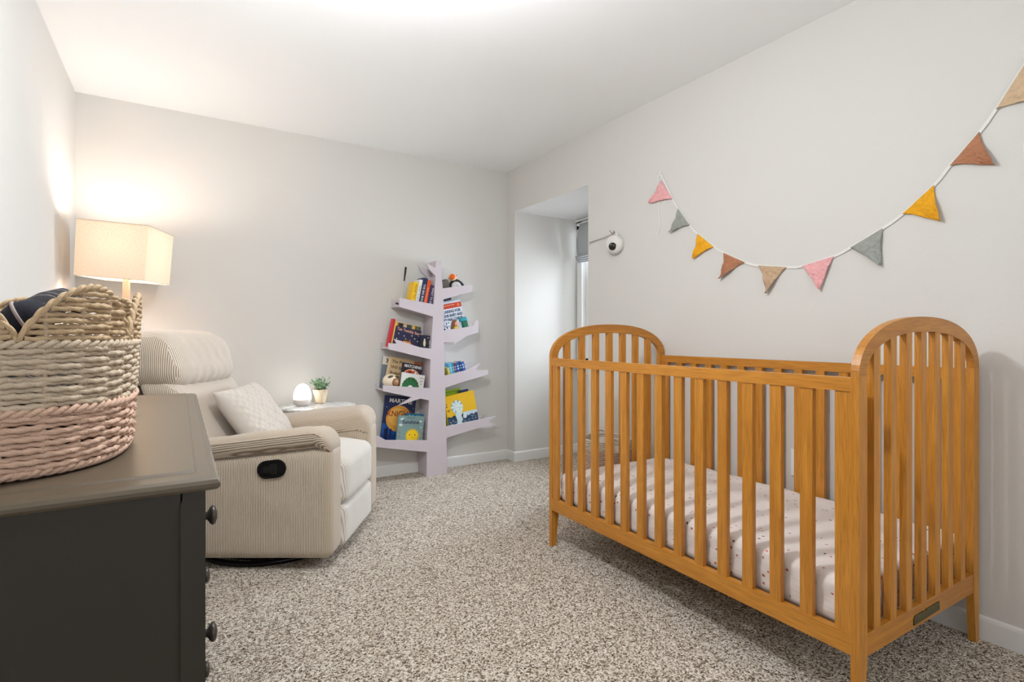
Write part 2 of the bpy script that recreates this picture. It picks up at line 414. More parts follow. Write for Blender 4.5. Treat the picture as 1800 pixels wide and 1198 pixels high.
def sheet_material():
    m, nt, b = new_mat('printed_sheet')
    tc = nt.nodes.new('ShaderNodeTexCoord')
    v = nt.nodes.new('ShaderNodeTexVoronoi'); v.inputs['Scale'].default_value = 34; v.inputs['Randomness'].default_value = 0.8
    nt.links.new(tc.outputs['Object'], v.inputs['Vector'])
    nz = nt.nodes.new('ShaderNodeTexNoise'); nz.inputs['Scale'].default_value = 190; nt.links.new(tc.outputs['Object'], nz.inputs['Vector'])
    ad = nt.nodes.new('ShaderNodeMath'); ad.operation = 'MULTIPLY_ADD'; ad.inputs[1].default_value = 0.30
    nt.links.new(nz.outputs['Fac'], ad.inputs[0]); nt.links.new(v.outputs['Distance'], ad.inputs[2])
    lt = nt.nodes.new('ShaderNodeMath'); lt.operation = 'LESS_THAN'; lt.inputs[1].default_value = 0.30; nt.links.new(ad.outputs[0], lt.inputs[0])
    sp = nt.nodes.new('ShaderNodeSeparateColor'); nt.links.new(v.outputs['Color'], sp.inputs[0])
    r = ramp(nt, [(0.0, (176, 96, 74)), (0.42, (150, 84, 66)), (0.45, (70, 66, 70)), (0.7, (196, 130, 108)), (1.0, (150, 100, 90))]); r.color_ramp.interpolation = 'CONSTANT'
    nt.links.new(sp.outputs[0], r.inputs[0])
    mx = nt.nodes.new('ShaderNodeMixRGB'); mx.inputs[1].default_value = lin((228, 219, 214)); nt.links.new(lt.outputs[0], mx.inputs[0]); nt.links.new(r.outputs[0], mx.inputs[2])
    nt.links.new(mx.outputs[0], b.inputs['Base Color']); b.inputs['Roughness'].default_value = 0.85
    mp = nt.nodes.new('ShaderNodeMapping'); mp.inputs['Scale'].default_value = (6, 5, 30); mp.inputs['Rotation'].default_value = (0.35, 0.2, 0)
    nt.links.new(tc.outputs['Object'], mp.inputs['Vector'])
    n3 = nt.nodes.new('ShaderNodeTexNoise'); n3.inputs['Scale'].default_value = 1.3; n3.inputs['Detail'].default_value = 3; n3.inputs['Distortion'].default_value = 0.6; nt.links.new(mp.outputs[0], n3.inputs['Vector'])
    bp = nt.nodes.new('ShaderNodeBump'); bp.inputs['Strength'].default_value = 0.45; bp.inputs['Distance'].default_value = 0.005
    nt.links.new(n3.outputs['Fac'], bp.inputs['Height']); nt.links.new(bp.outputs[0], b.inputs['Normal'])
    return m
mt = thing('crib_mattress', 'crib mattress in a white sheet with tiny rust and charcoal print, inside the crib', 'mattress', (CRX, CRY, 0), (0, 0, CYAW))
def mdef(p):
    u = (p.x - 0.4) / 0.36; v = (p.y - CL / 2) / 0.69
    if p.z > 0.30: p.z += 0.008 * (1 - min(1, u * u)) * (1 - min(1, v ** 4)) + 0.0025 * sin(p.y * 31 + p.x * 7) * (abs(u) > 0.8)
    if 0.25 < p.z < 0.35:
        k = 0.003 * sin(p.y * 60 + p.z * 90) * sin(p.y * 17)
        p.x += k if abs(u) > 0.9 else 0; p.y += 0.003 * sin(p.x * 60 + p.z * 80) if abs(v) > 0.97 else 0
    return p
b = MB(); b.rbox(0.398, CL / 2, 0.295, 0.726, CL - 0.062, 0.148, 0.034, (16, 60, 6), mdef); b.build('fitted_sheet', sheet_material(), mt)

# ------------------------------------------------------------------ tree-shaped bookshelf against the back wall
LILAC = plain('pale_pink_lacquer', (206, 196, 202), 0.55, spec=0.3)
TREE = [(1.643, 1.62), (1.687, 1.623), (1.69, 1.479), (1.696, 1.412), (1.869, 1.442), (1.951, 1.454), (1.952, 1.422), (1.933, 1.399), (1.805, 1.358), (1.702, 1.328), (1.706, 1.093), (1.88, 1.116), (1.955, 1.132), (1.965, 1.155), (1.98, 1.172), (1.995, 1.176), (2.004, 1.165), (2.004, 1.078), (1.950, 1.066), (1.898, 1.051), (1.839, 1.012), (1.776, 0.981), (1.790, 1.000), (1.750, 1.004), (1.709, 1.004), (1.712, 0.748), (1.888, 0.781), (1.938, 0.804), (2.022, 0.836), (1.973, 0.779), (2.09, 0.78), (2.091, 0.742), (1.898, 0.701), (1.717, 0.657), (1.723, 0.36), (2.027, 0.39), (2.163, 0.402), (2.102, 0.364), (2.163, 0.336), (2.09, 0.322), (1.995, 0.322), (1.728, 0.274), (1.732, 0.0), (1.564, 0.0), (1.568, 0.184), (1.201, 0.26), (1.096, 0.283), (1.096, 0.387), (1.201, 0.34), (1.254, 0.305), (1.568, 0.272), (1.585, 0.569), (1.516, 0.587), (1.342, 0.546), (1.447, 0.601), (1.232, 0.657), (1.232, 0.699), (1.591, 0.659), (1.597, 0.875), (1.272, 0.956), (1.273, 1.0), (1.332, 0.996), (1.313, 1.031), (1.366, 1.015), (1.46, 0.982), (1.516, 0.966), (1.602, 0.955), (1.617, 1.196), (1.353, 1.262), (1.353, 1.328), (1.625, 1.289), (1.638, 1.504), (1.593, 1.542), (1.562, 1.595), (1.639, 1.562)]
TX0, TYF, TYB = 1.65, 3.72, 3.889
tree = thing('tree_bookshelf', 'pale pink tree-shaped bookshelf with branch shelves standing against the back wall', 'bookshelf', (TX0, 3.80, 0))
loc_poly = [(x - TX0, z) for x, z in TREE]
b = MB(); b.prism(loc_poly, 'y', TYF - 3.80, TYF - 3.80 + 0.012); b.build('front_panel', LILAC, tree)
b = MB(); b.prism(loc_poly, 'y', TYB - 3.80 - 0.012, TYB - 3.80); b.build('rear_panel', LILAC, tree)
yi0, yi1 = TYF - 3.80 + 0.012, TYB - 3.80 - 0.012
def strip(name, pts, side, th=0.012):
    b = MB(); pts = [(x - TX0, z) for x, z in pts]
    off = [(x + side[0] * th, z + side[1] * th) for x, z in pts]
    b.prism(pts + off[::-1], 'y', yi0, yi1); return b.build(name, LILAC, tree)
strip('trunk_side', [(1.565, 0.0), (1.569, 0.20), (1.586, 0.569), (1.598, 0.9), (1.619, 1.23), (1.639, 1.500)], (1, 0))
strip('trunk_side', [(1.731, 0.0), (1.716, 0.66), (1.704, 1.2), (1.694, 1.44), (1.687, 1.62)], (-1, 0))
strip('prong_side', [(1.641, 1.565), (1.644, 1.619)], (1, 0))
SH = {'L1': (1.353, 1.264, -0.22, 1.620), 'L2': (1.272, 0.958, -0.225, 1.600), 'L3': (1.232, 0.659, -0.225, 1.588), 'L4': (1.098, 0.285, -0.205, 1.570),
      'R1': (1.702, 1.334, 0.255, 1.935), 'R2': (1.709, 1.012, 0.235, 2.000), 'R3': (1.717, 0.662, 0.205, 2.085), 'R4': (1.728, 0.280, 0.155, 2.02)}
for k, (x0, z0, sl, x1) in SH.items():
    strip('shelf_board', [(x0, z0), (x1, z0 + sl * (x1 - x0))], (0, 1), 0.015)
def zb(k, x): x0, z0, sl, x1 = SH[k]; return z0 + 0.0155 + sl * (x - x0)

PAPER = plain('book_pages', (236, 230, 216), 0.9, bump=0.3, bscale=300)
BLACK = plain('black_ink', (24, 23, 26), 0.6); INKW = plain('white_ink', (238, 236, 230), 0.6)
def col(c, r=0.42): return plain('cover_%d_%d_%d' % c, c, r)
def book(label, M, w, t, h, c, group=None, name='book', spine=None, cat='book'):
    o = thing(name, label, cat, group=group); loc, q, _ = M.decompose(); o.location = loc; o.rotation_euler = q.to_euler()
    bt = min(0.0025, t * 0.2); b = MB()
    b.box(0, w, 0, bt, 0, h); b.box(0, w, t - bt, t, 0, h); b.box(0, bt, bt, t - bt, 0, h)
    b.build('cover', col(c), o)
    b = MB(); b.box(bt, w - 0.003, bt, t - bt, 0.003, h - 0.003); b.build('page_block', PAPER, o)
    if spine: b = MB(); b.box(-0.0004, 0, 0.001, t - 0.001, 0.001, h - 0.001); b.build('spine_strip', col(spine), o)
    return o
def decal(o, pts, c, k=1, name='cover_picture', mat=None):
    b = MB(); b.prism(pts, 'y', -0.0004 * k, -0.0004 * (k - 1)); return b.build(name, mat or col(c), o)
def circ(cx, cz, r, n=24, rz=None, a0=0, a1=2 * pi):
    full = abs(a1 - a0 - 2 * pi) < 1e-6
    return [(cx + r * cos(a0 + (a1 - a0) * i / (n if full else n - 1)), cz + (rz or r) * sin(a0 + (a1 - a0) * i / (n if full else n - 1))) for i in range(n)]
def rect(x0, x1, z0, z1): return [(x0, z0), (x1, z0), (x1, z1), (x0, z1)]
def face_out(k, x, y, w, t, h, tilt, lean, label, c, group=None, name='book', dz=0, spine=None):
    M = Matrix.Translation((x, y, zb(k, x) + 0.0015 + dz)) @ Matrix.Rotation(tilt, 4, 'Y') @ Matrix.Rotation(-lean, 4, 'X')
    return book(label, M, w, t, h, c, group, name, spine)
def spine_out(k, x, y, w, t, h, tilt, label, c, group=None, spine=None):
    # x = left edge of the book's foot; its spine faces the room
    M = Matrix.Translation((x, y, zb(k, x) + 0.0015)) @ Matrix.Rotation(tilt, 4, 'Y') @ Matrix.Translation((t, 0, 0)) @ Matrix.Rotation(pi / 2, 4, 'Z')
    return book(label, M, w, t, h, c, group, 'book', spine)
SPR = Matrix(((0, 0, -1), (0, -1, 0), (-1, 0, 0))).to_euler()
def spine_text(o, txt, size, mat, t, z, sx=1.0): return lettering(txt, size, mat, o, (-0.0008, t / 2, z), SPR, 'spine_lettering', sx=sx)
def front_text(o, txt, size, mat, x, z, sx=1.0, rot=0.0, k=2, bold=0.0): return lettering(txt, size, mat, o, (x, -0.0005 * k, z), (pi / 2, rot, 0), 'title_lettering', sx=sx, bold=bold)
T9 = 0.20
# top left shelf: five upright books and a small golf club
G1 = 'upright books on the top left shelf'
bk = spine_out('L1', 1.440, 3.740, 0.115, 0.032, 0.196, T9, 'thick bright yellow book, leftmost of the upright books on the top left shelf', (246, 196, 20), G1)
spine_text(bk, 'HOW TO', 0.026, plain('brown_ink', (130, 84, 20), 0.6), 0.032, 0.125); b = MB(); b.box(-0.0008, 0, 0.007, 0.025, 0.018, 0.040); b.build('spine_mark', col((120, 82, 24)), bk)
bk = spine_out('L1', 1.4735, 3.737, 0.125, 0.025, 0.222, T9, 'tall white book standing between the yellow and the navy book', (232, 232, 228), G1)
spine_text(bk, 'WHAT TO READ', 0.017, plain('grey_ink', (92, 110, 124), 0.6), 0.024, 0.115)
bk = spine_out('L1', 1.500, 3.736, 0.125, 0.035, 0.244, T9, 'tallest navy blue book with white spine lettering on the top left shelf', (28, 42, 84), G1)
spine_text(bk, 'THE BIG BOOK', 0.023, INKW, 0.035, 0.12)
bk = spine_out('L1', 1.537, 3.739, 0.12, 0.027, 0.236, T9, 'slim orange book standing on the top left shelf', (232, 86, 28), G1)
spine_text(bk, 'first one hundred days', 0.012, plain('cream_ink', (250, 214, 180), 0.6), 0.027, 0.125)
bk = spine_out('L1', 1.566, 3.738, 0.12, 0.048, 0.206, T9, 'blue and purple book nearest the trunk on the top left shelf', (56, 44, 96), G1, spine=(52, 44, 92))
spine_text(bk, 'WHAT TO EXPECT', 0.021, INKW, 0.052, 0.10)
club = thing('toy_golf_club', 'small golf putter with black grip leaning on the end of the top left shelf', 'golf club', (1.386, 3.775, zb('L1', 1.386)))
b = MB(); b.tube([(0.0, 0, 0.012), (0.046, 0.055, 0.205)], 0.0036, 8); b.build('shaft', plain('pale_steel', (214, 210, 204), 0.4, 0.4), club)
b = MB(); b.tube([(0.043, 0.051, 0.190), (0.068, 0.082, 0.298)], [0.005, 0.0085], 10); b.build('grip', plain('black_rubber', (26, 26, 28), 0.6), club)
b = MB(); b.rbox(-0.016, 0, 0.0095, 0.052, 0.014, 0.012, 0.004, (4, 2, 2), lambda p: Vector((p.x, p.y, p.z - 0.22 * (p.x)))); b.build('club_head', plain('dark_metal', (48, 46, 44), 0.35, 0.6), club)

# second left shelf
G2 = 'picture books on the second left shelf'
bk = spine_out('L2', 1.291, 3.795, 0.055, 0.016, 0.212, 0.21, 'thin red book leaning at the left end of the second left shelf', (206, 36, 52), G2)
bk = spine_out('L2', 1.310, 3.790, 0.060, 0.014, 0.200, 0.205, 'thin yellow and cream book next to the thin red book', (240, 196, 104), G2)
bk = face_out('L2', 1.330, 3.842, 0.215, 0.012, 0.205, 0.185, 0.10, 'brown and yellow picture book behind the navy starry board book', (104, 70, 36), G2)
for i in range(6):
    decal(bk, rect(0.006 + 0.034 * i, 0.032 + 0.034 * i, 0.158, 0.198), [(216, 160, 60), (40, 34, 34), (220, 200, 160), (60, 80, 90), (230, 190, 90), (90, 110, 80)][i])
for i in range(4): decal(bk, rect(0.004, 0.026, 0.006 + 0.036 * i, 0.034 + 0.036 * i), [(150, 40, 24), (226, 224, 216), (40, 34, 30), (200, 140, 50)][i])
decal(bk, rect(0.0, 0.215, 0.200, 0.205), (232, 206, 170))
bk = face_out('L2', 1.318, 3.770, 0.205, 0.022, 0.170, 0.21, 0.12, 'navy board book with the title Ten Twinkly Stars and an orange face on it', (34, 34, 72), G2)
front_text(bk, 'Ten Twinkly Stars', 0.031, plain('pink_ink', (236, 176, 150), 0.5), 0.108, 0.146, 0.84, 0.04, bold=0.0004)
for x, z in [(0.03, 0.115), (0.02, 0.075), (0.075, 0.105), (0.09, 0.085), (0.135, 0.118), (0.16, 0.10), (0.125, 0.078), (0.185, 0.085), (0.06, 0.06), (0.15, 0.05), (0.19, 0.125)]:
    decal(bk, circ(x, z, 0.0048, 8), (206, 196, 206)); decal(bk, circ(x, z, 0.002, 6), (240, 220, 150), 2)
decal(bk, circ(0.105, 0.052, 0.034, 20, 0.030), (214, 132, 62)); decal(bk, [(0.072, 0.07), (0.105, 0.092), (0.138, 0.07)], (70, 42, 28), 2)
for s in (-1, 1): decal(bk, circ(0.105 + s * 0.014, 0.052, 0.010, 14), (244, 178, 96), 2); decal(bk, circ(0.105 + s * 0.014, 0.052, 0.004, 8), (60, 30, 20), 3)
bk = face_out('L2', 1.519, 3.746, 0.084, 0.026, 0.140, 0.07, 0.06, 'small dark blue book with a white figure, right end of second left shelf', (26, 30, 56), G2)
decal(bk, circ(0.036, 0.080, 0.010, 14, 0.026), (226, 218, 178)); decal(bk, circ(0.036, 0.108, 0.006, 10), (240, 238, 230)); decal(bk, rect(0.006, 0.058, 0.018, 0.045), (80, 128, 206))
decal(bk, rect(0.070, 0.082, 0.006, 0.134), (18, 20, 34)); lettering('SLEEP WELL', 0.014, INKW, bk, (0.076, -0.0014, 0.065), (pi / 2, pi / 2, 0))
decal(bk, circ(0.064, 0.122, 0.004, 10), (240, 240, 240), 2)
hd = thing('wooden_arch_toy', 'dark brown rounded wooden toy standing behind the board books beside the trunk', 'toy', (1.565, 3.850, zb('L2', 1.585)))
b = MB(); b.prism([(-0.026, 0), (0.026, 0), (0.026, 0.115)] + circ(0, 0.115, 0.026, 14, 0.03, 0.1, pi - 0.1) + [(-0.026, 0.115)], 'y', -0.018, 0.018); b.bevel(0.003); b.build('body', plain('dark_brown', (92, 52, 34), 0.55), hd)

# third left shelf
G3 = 'picture books on the third left shelf'
bk = face_out('L3', 1.252, 3.862, 0.215, 0.010, 0.232, 0.12, 0.0, 'grey and white picture book at the back left of the third left shelf', (112, 122, 136), G3)
decal(bk, rect(0.0, 0.215, 0.172, 0.232), (222, 216, 204)); decal(bk, [(0.026, 0.184), (0.034, 0.184), (0.052, 0.220), (0.044, 0.220)], (52, 40, 26), 2); decal(bk, [(0.052, 0.184), (0.044, 0.184), (0.026, 0.220), (0.034, 0.220)], (52, 40, 26), 2)
decal(bk, rect(0.036, 0.06, 0.05, 0.16), (146, 36, 30), 2)
bk = face_out('L3', 1.275, 3.845, 0.200, 0.012, 0.240, 0.20, 0.0, 'tan picture book with dark typewriter title behind the round piggy bank', (206, 178, 136), G3)
for i, tx in enumerate(('The Pigeon', 'Will Eat', 'Boiled')): lettering(tx, 0.031, plain('brown_type', (96, 72, 46), 0.6), bk, (0.026, -0.001, 0.207 - 0.042 * i), (pi / 2, 0, 0), 'title_lettering', align='LEFT', bold=0.0006)
decal(bk, rect(0.0, 0.014, 0.0, 0.24), (224, 196, 158)); decal(bk, circ(0.03, 0.055, 0.03, 16, 0.05), (184, 48, 30), 2)
bk = face_out('L3', 1.436, 3.862, 0.122, 0.010, 0.235, 0.15, 0.0, 'orange-brown picture book at the back right of the third left shelf', (196, 106, 52), G3)
bk = face_out('L3', 1.374, 3.800, 0.155, 0.012, 0.216, 0.20, 0.06, 'navy picture book with an orange-red half dome behind the white green-arch book', (36, 34, 52), G3)
front_text(bk, 'MATCHING', 0.030, INKW, 0.083, 0.194, 0.88, 0.0, 2, 0.0008)
decal(bk, circ(0.080, 0.098, 0.077, 26, 0.078, 0, pi), (236, 176, 130)); decal(bk, circ(0.080, 0.098, 0.070, 26, 0.070, 0, pi), (206, 66, 26), 2)
for i in range(6): decal(bk, [(0.030 + 0.018 * i, 0.102), (0.036 + 0.018 * i, 0.102), (0.034 + 0.018 * i, 0.15)], (160, 40, 18), 3)
decal(bk, circ(0.066, 0.147, 0.013, 10, 0.011), (84, 26, 18), 3); decal(bk, circ(0.110, 0.150, 0.01, 10, 0.012), (236, 228, 216), 3); decal(bk, circ(0.085, 0.168, 0.010, 10, 0.007), (236, 228, 216), 3)
bk = face_out('L3', 1.362, 3.745, 0.182, 0.018, 0.142, 0.185, 0.06, 'white board book with a leafy green arch, front right of the third left shelf', (226, 226, 224), G3)
pts = circ(0.078, 0.030, 0.064, 30, 0.078, 0, pi) + circ(0.078, 0.030, 0.022, 16, 0.026, 0, pi)[::-1]
decal(bk, pts, (36, 104, 62))
for i in range(11):
    a = pi * i / 10; decal(bk, circ(0.078 + 0.056 * cos(a), 0.034 + 0.068 * sin(a), 0.014, 9), (30 + (i % 3) * 14, 92 + (i % 2) * 26, 56), 2)
decal(bk, rect(0.018, 0.145, 0.026, 0.030), (120, 40, 40), 2)
for i, tx in enumerate(('the very', 'green', 'leaf')): front_text(bk, tx, 0.015, plain('rust_ink', (140, 62, 50), 0.6), 0.158, 0.118 - 0.022 * i, 0.62)
pig = thing('piggy_bank', 'round cream piggy bank with brown snout at the left of the third left shelf', 'piggy bank', (1.305, 3.785, zb('L3', 1.305) + 0.004), (0, 0.1, 0.35))
CREAM = plain('cream_ceramic', (232, 218, 192), 0.35)
b = MB(); b.ball((0, 0, 0.058), 0.066, 0.048, 0.055, 28); b.build('body', CREAM, pig)
b = MB(); b.lathe([(0.0005, 0.0), (0.024, 0.0), (0.028, -0.004), (0.026, -0.010), (0.0005, -0.012)], 24, Matrix.Translation((0.012, -0.040, 0.052)) @ Matrix.Rotation(-pi / 2, 4, 'X')); sn = b.build('snout', plain('brown_glaze', (166, 116, 70), 0.5, bump=0.4, bscale=160), pig)
b = MB(); b.tube([(0.012 + 0.029 * cos(a), -0.046, 0.052 + 0.029 * sin(a)) for a in [2 * pi * i / 24 for i in range(24)]], 0.0028, 6, closed=True); b.build('snout_rim', plain('dark_brown', (92, 52, 34), 0.55), sn)
for s in (-1, 1):
    b = MB(); b.ball((0, 0, 0), 0.022, 0.006, 0.013, 14, Matrix.Translation((s * 0.030 - 0.002, -0.036, 0.092)) @ Matrix.Rotation(0.75, 4, 'X') @ Matrix.Rotation(s * 0.3, 4, 'Y')); b.build('ear', plain('ear_brown', (104, 84, 58), 0.55), pig)
for s in (-1, 1): b = MB(); b.ball((s * 0.03, 0, 0.006), 0.013, 0.02, 0.009, 12); b.build('foot', CREAM, pig)

# bottom left shelf
G4 = 'picture books on the bottom left shelf'
bk = face_out('L4', 1.248, 3.838, 0.245, 0.014, 0.345, 0.13, 0.03, 'large dark blue picture book with a yellow moon on the bottom left shelf', (20, 40, 84), G4)
front_text(bk, 'MARTINE', 0.043, INKW, 0.126, 0.307, 1.02, 0.04, 2, 0.0008)
decal(bk, rect(0.0, 0.245, 0.0, 0.14), (18, 84, 156)); decal(bk, rect(0.0, 0.245, 0.0, 0.06), (16, 60, 124), 2)
decal(bk, circ(0.122, 0.178, 0.098, 36), (226, 160, 66), 2); decal(bk, circ(0.108, 0.19, 0.066, 30), (238, 180, 88), 3)
front_text(bk, 'KNIGHT', 0.058, plain('brown_red_ink', (150, 62, 20), 0.6), 0.124, 0.212, 0.90, 0.0, 4, 0.001)
for x, z, w in [(0.02, 0.0, 0.03), (0.06, 0.0, 0.018), (0.03, 0.01, 0.016)]: decal(bk, rect(x, x + w, z, z + 0.10), (14, 40, 92), 3)
for x, z in [(0.02, 0.26), (0.22, 0.22), (0.03, 0.2), (0.23, 0.26), (0.215, 0.17)]: decal(bk, circ(x, z, 0.003, 6), (220, 220, 230), 2)
bk = face_out('L4', 1.402, 3.790, 0.142, 0.016, 0.238, 0.14, 0.04, 'teal blue picture book between the moon book and the sunshine board book', (34, 112, 146), G4)
for x in (0.03, 0.055, 0.09, 0.11): decal(bk, circ(x, 0.222, 0.006, 8, 0.004), (170, 214, 226))
bk = face_out('L4', 1.336, 3.745, 0.202, 0.022, 0.218, 0.12, 0.05, 'grey-green board book with a smiling yellow sun on the bottom left shelf', (128, 158, 158), G4)
front_text(bk, 'Sunshine', 0.038, plain('purple_ink', (66, 50, 88), 0.6), 0.098, 0.172, 0.98, 0.0, 2, 0.0006)
front_text(bk, 'you are my', 0.012, plain('teal_ink', (40, 88, 92), 0.6), 0.098, 0.205, 1.1)
SC = (0.118, 0.072); rays = []
for i in range(32):
    a = 2 * pi * i / 32; r = 0.046 if i % 2 else 0.060; rays.append((SC[0] + r * cos(a), SC[1] + r * sin(a)))
decal(bk, rays, (214, 184, 60)); decal(bk, circ(SC[0], SC[1], 0.045, 30), (250, 210, 30), 2)
for s in (-1, 1): decal(bk, circ(SC[0] + s * 0.020, SC[1] + 0.008, 0.0045, 10), (60, 40, 10), 3); decal(bk, circ(SC[0] + s * 0.032, SC[1] - 0.008, 0.005, 10), (246, 170, 50), 3)
decal(bk, [(SC[0] - 0.008, SC[1] - 0.006), (SC[0], SC[1] - 0.012), (SC[0] + 0.008, SC[1] - 0.006), (SC[0], SC[1] - 0.009)], (60, 40, 10), 3)
for x, z, r in [(0.025, 0.192, 0.011), (0.022, 0.15, 0.014), (0.175, 0.18, 0.010), (0.035, 0.198, 0.008), (0.18, 0.135, 0.006)]: decal(bk, circ(x, z, r, 12, r * 0.7), (214, 226, 222))
for i in range(10): decal(bk, circ(0.012 + 0.006 * (i % 2), 0.01 + 0.012 * i, 0.004, 7), [(190, 150, 60), (60, 100, 80), (170, 90, 60)][i % 3])
for i in range(10): decal(bk, circ(0.188 + 0.006 * (i % 2), 0.01 + 0.011 * i, 0.004, 7), [(210, 170, 60), (60, 110, 80), (180, 90, 60)][i % 3])

# top right shelf: a stone-grey wooden block and a plush penguin
st = thing('stone_block', 'speckled grey-brown block beside the trunk on the top right shelf', 'ornament', (1.752, 3.80, zb('R1', 1.752) + 0.009), (0, -0.25, 0.1))
b = MB(); b.rbox(0, 0, 0.056, 0.074, 0.085, 0.112, 0.010, (6, 6, 4), lambda p: p + Vector((0.004 * sin(p.z * 90), 0, 0.004 * sin(p.x * 80)))); b.build('block_body', plain('speckled_stone', (122, 112, 104), 0.8, bump=0.8, bscale=90, vary=0.7), st)
pg = thing('plush_penguin', 'black and white plush penguin with an orange face on the top right shelf', 'plush toy', (1.845, 3.79, zb('R1', 1.845) + 0.004), (0, -0.25, 0))
PB = plain('black_plush', (34, 34, 38), 0.9, bump=0.8, bscale=200); PW = plain('white_plush', (216, 214, 212), 0.9, bump=0.8, bscale=200); PO = plain('orange_plush', (226, 104, 36), 0.9, bump=0.5, bscale=200)
b = MB(); b.ball((0.012, 0.01, 0.052), 0.058, 0.040, 0.054, 22); b.build('body', PB, pg)
b = MB(); b.ball((0.004, -0.010, 0.044), 0.043, 0.032, 0.045, 20); b.build('belly', PW, pg)
b = MB(); b.ball((-0.006, 0.0, 0.124), 0.034, 0.030, 0.030, 20); hd = b.build('head', plain('cream_plush', (240, 200, 160), 0.9), pg)
b = MB(); b.ball((-0.010, -0.014, 0.126), 0.027, 0.020, 0.023, 18); b.build('face', PO, hd)
b = MB(); b.ball((-0.028, -0.018, 0.122), 0.007, 0.007, 0.006, 8); b.ball((0.028, -0.006, 0.130), 0.006, 0.006, 0.006, 8); b.build('ear_pair', plain('ear_tan', (150, 90, 60), 0.8), hd)
for s in (-1, 1): b = MB(); b.ball((0, 0, 0), 0.012, 0.010, 0.040, 14, Matrix.Translation((0.010 + s * 0.054, -0.004, 0.050)) @ Matrix.Rotation(-s * 0.45, 4, 'Y')); b.build('wing', PB, pg)
for s in (-1, 1): b = MB(); b.ball((s * 0.024, -0.022, 0.006), 0.016, 0.018, 0.007, 10); b.build('foot', PO, pg)

# second right shelf
G5 = 'books on the second right shelf'
bk = face_out('R2', 1.736, 3.856, 0.165, 0.012, 0.318, -0.235, 0.0, 'dark grey-blue book at the back of the second right shelf', (88, 96, 106), G5)
decal(bk, rect(0, 0.165, 0.272, 0.288), (26, 34, 60)); decal(bk, rect(0, 0.165, 0.2, 0.272), (196, 204, 214))
bk = face_out('R2', 1.762, 3.822, 0.192, 0.026, 0.268, -0.20, 0.02, 'white and pale blue book with a rust red band on the second right shelf', (214, 222, 234), G5)
decal(bk, rect(0, 0.192, 0.212, 0.252), (196, 62, 22)); decal(bk, circ(0.165, 0.232, 0.013, 14), (226, 116, 70), 2)
front_text(bk, 'Revised Sixth Edition', 0.014, plain('cream_ink', (250, 214, 180), 0.6), 0.08, 0.237, 0.9, 0, 3)
NAV = plain('navy_ink', (38, 50, 84), 0.6)
front_text(bk, 'CARING FOR', 0.031, NAV, 0.098, 0.188, 0.86, 0, 2, 0.0008); front_text(bk, 'YOUR BABY AND', 0.031, NAV, 0.096, 0.156, 0.76, 0, 2, 0.0008); front_text(bk, 'YOUNG CHILD', 0.031, NAV, 0.094, 0.124, 0.84, 0, 2, 0.0008)
cw = thing('spotted_cow_toy', 'white toy cow with black spots beside the trunk on the second right shelf', 'toy animal', (1.756, 3.765, zb('R2', 1.756) + 0.004), (0, -0.2, 0))
CB = plain('toy_white', (206, 214, 228), 0.6)
b = MB(); b.rbox(0, 0, 0.040, 0.068, 0.040, 0.076, 0.014, (5, 3, 5)); b.build('body', CB, cw)
b = MB(); b.ball((0.010, -0.004, 0.100), 0.030, 0.022, 0.026, 16); b.build('head', CB, cw)
for i, (x, z, r) in enumerate([(-0.020, 0.060, 0.009), (0.012, 0.045, 0.008), (-0.012, 0.022, 0.010), (0.020, 0.020, 0.006), (0.004, 0.070, 0.006)]):
    b = MB(); b.ball((x, -0.019, z), r, 0.003, r * 1.2, 10); b.build('spot', BLACK, cw)
b = MB(); b.ball((0.002, -0.024, 0.104), 0.005, 0.003, 0.007, 8); b.ball((0.022, -0.024, 0.106), 0.005, 0.003, 0.006, 8); b.build('eye_patches', BLACK, cw)
dl = thing('wooden_doll', 'small doll with brown hair and yellow dress on the second right shelf', 'doll', (1.838, 3.762, zb('R2', 1.838) + 0.003), (0, -0.15, 0))
b = MB(); b.lathe([(0.034, 0), (0.032, 0.02), (0.020, 0.062), (0.010, 0.070)], 16, Matrix.Diagonal((1, 0.7, 1, 1))); b.build('dress', plain('yellow_cloth', (222, 200, 96), 0.8), dl)
b = MB(); b.ball((0.0, -0.006, 0.086), 0.020, 0.018, 0.021, 16); hd = b.build('head', plain('doll_skin', (236, 176, 144), 0.6), dl)
b = MB(); b.ball((-0.006, 0.002, 0.092), 0.027, 0.021, 0.025, 16); b.tube([(-0.022, 0.0, 0.09), (-0.034, 0.004, 0.05), (-0.036, 0.002, 0.012)], [0.014, 0.012, 0.008], 8); b.build('hair', plain('brown_hair', (140, 92, 60), 0.8), hd)
b = MB(); b.ball((0.004, -0.023, 0.088), 0.002, 0.002, 0.003, 6); b.ball((0.013, -0.020, 0.088), 0.002, 0.002, 0.003, 6); b.build('eye_pair', BLACK, hd)
b = MB(); b.rbox(0.030, -0.004, 0.010, 0.026, 0.026, 0.018, 0.006, (2, 2, 2)); b.build('shoe', plain('ochre', (206, 160, 60), 0.7), dl)
dn = thing('wooden_tower_toy', 'teal and green wooden figure with dark tail on the second right shelf', 'toy', (1.916, 3.765, zb('R2', 1.916) + 0.004), (0, -0.2, 0))
b = MB(); b.rbox(0, 0, 0.014, 0.064, 0.04, 0.028, 0.006, (3, 2, 2)); b.build('base_block', plain('dark_green', (36, 84, 54), 0.6), dn)
b = MB(); b.rbox(0.002, 0, 0.058, 0.044, 0.034, 0.062, 0.006, (3, 2, 4)); b.build('body', plain('mid_green', (40, 118, 92), 0.6), dn)
b = MB(); b.rbox(-0.006, 0, 0.104, 0.066, 0.036, 0.034, 0.012, (4, 2, 3)); b.build('head', plain('teal', (50, 156, 170), 0.6), dn)
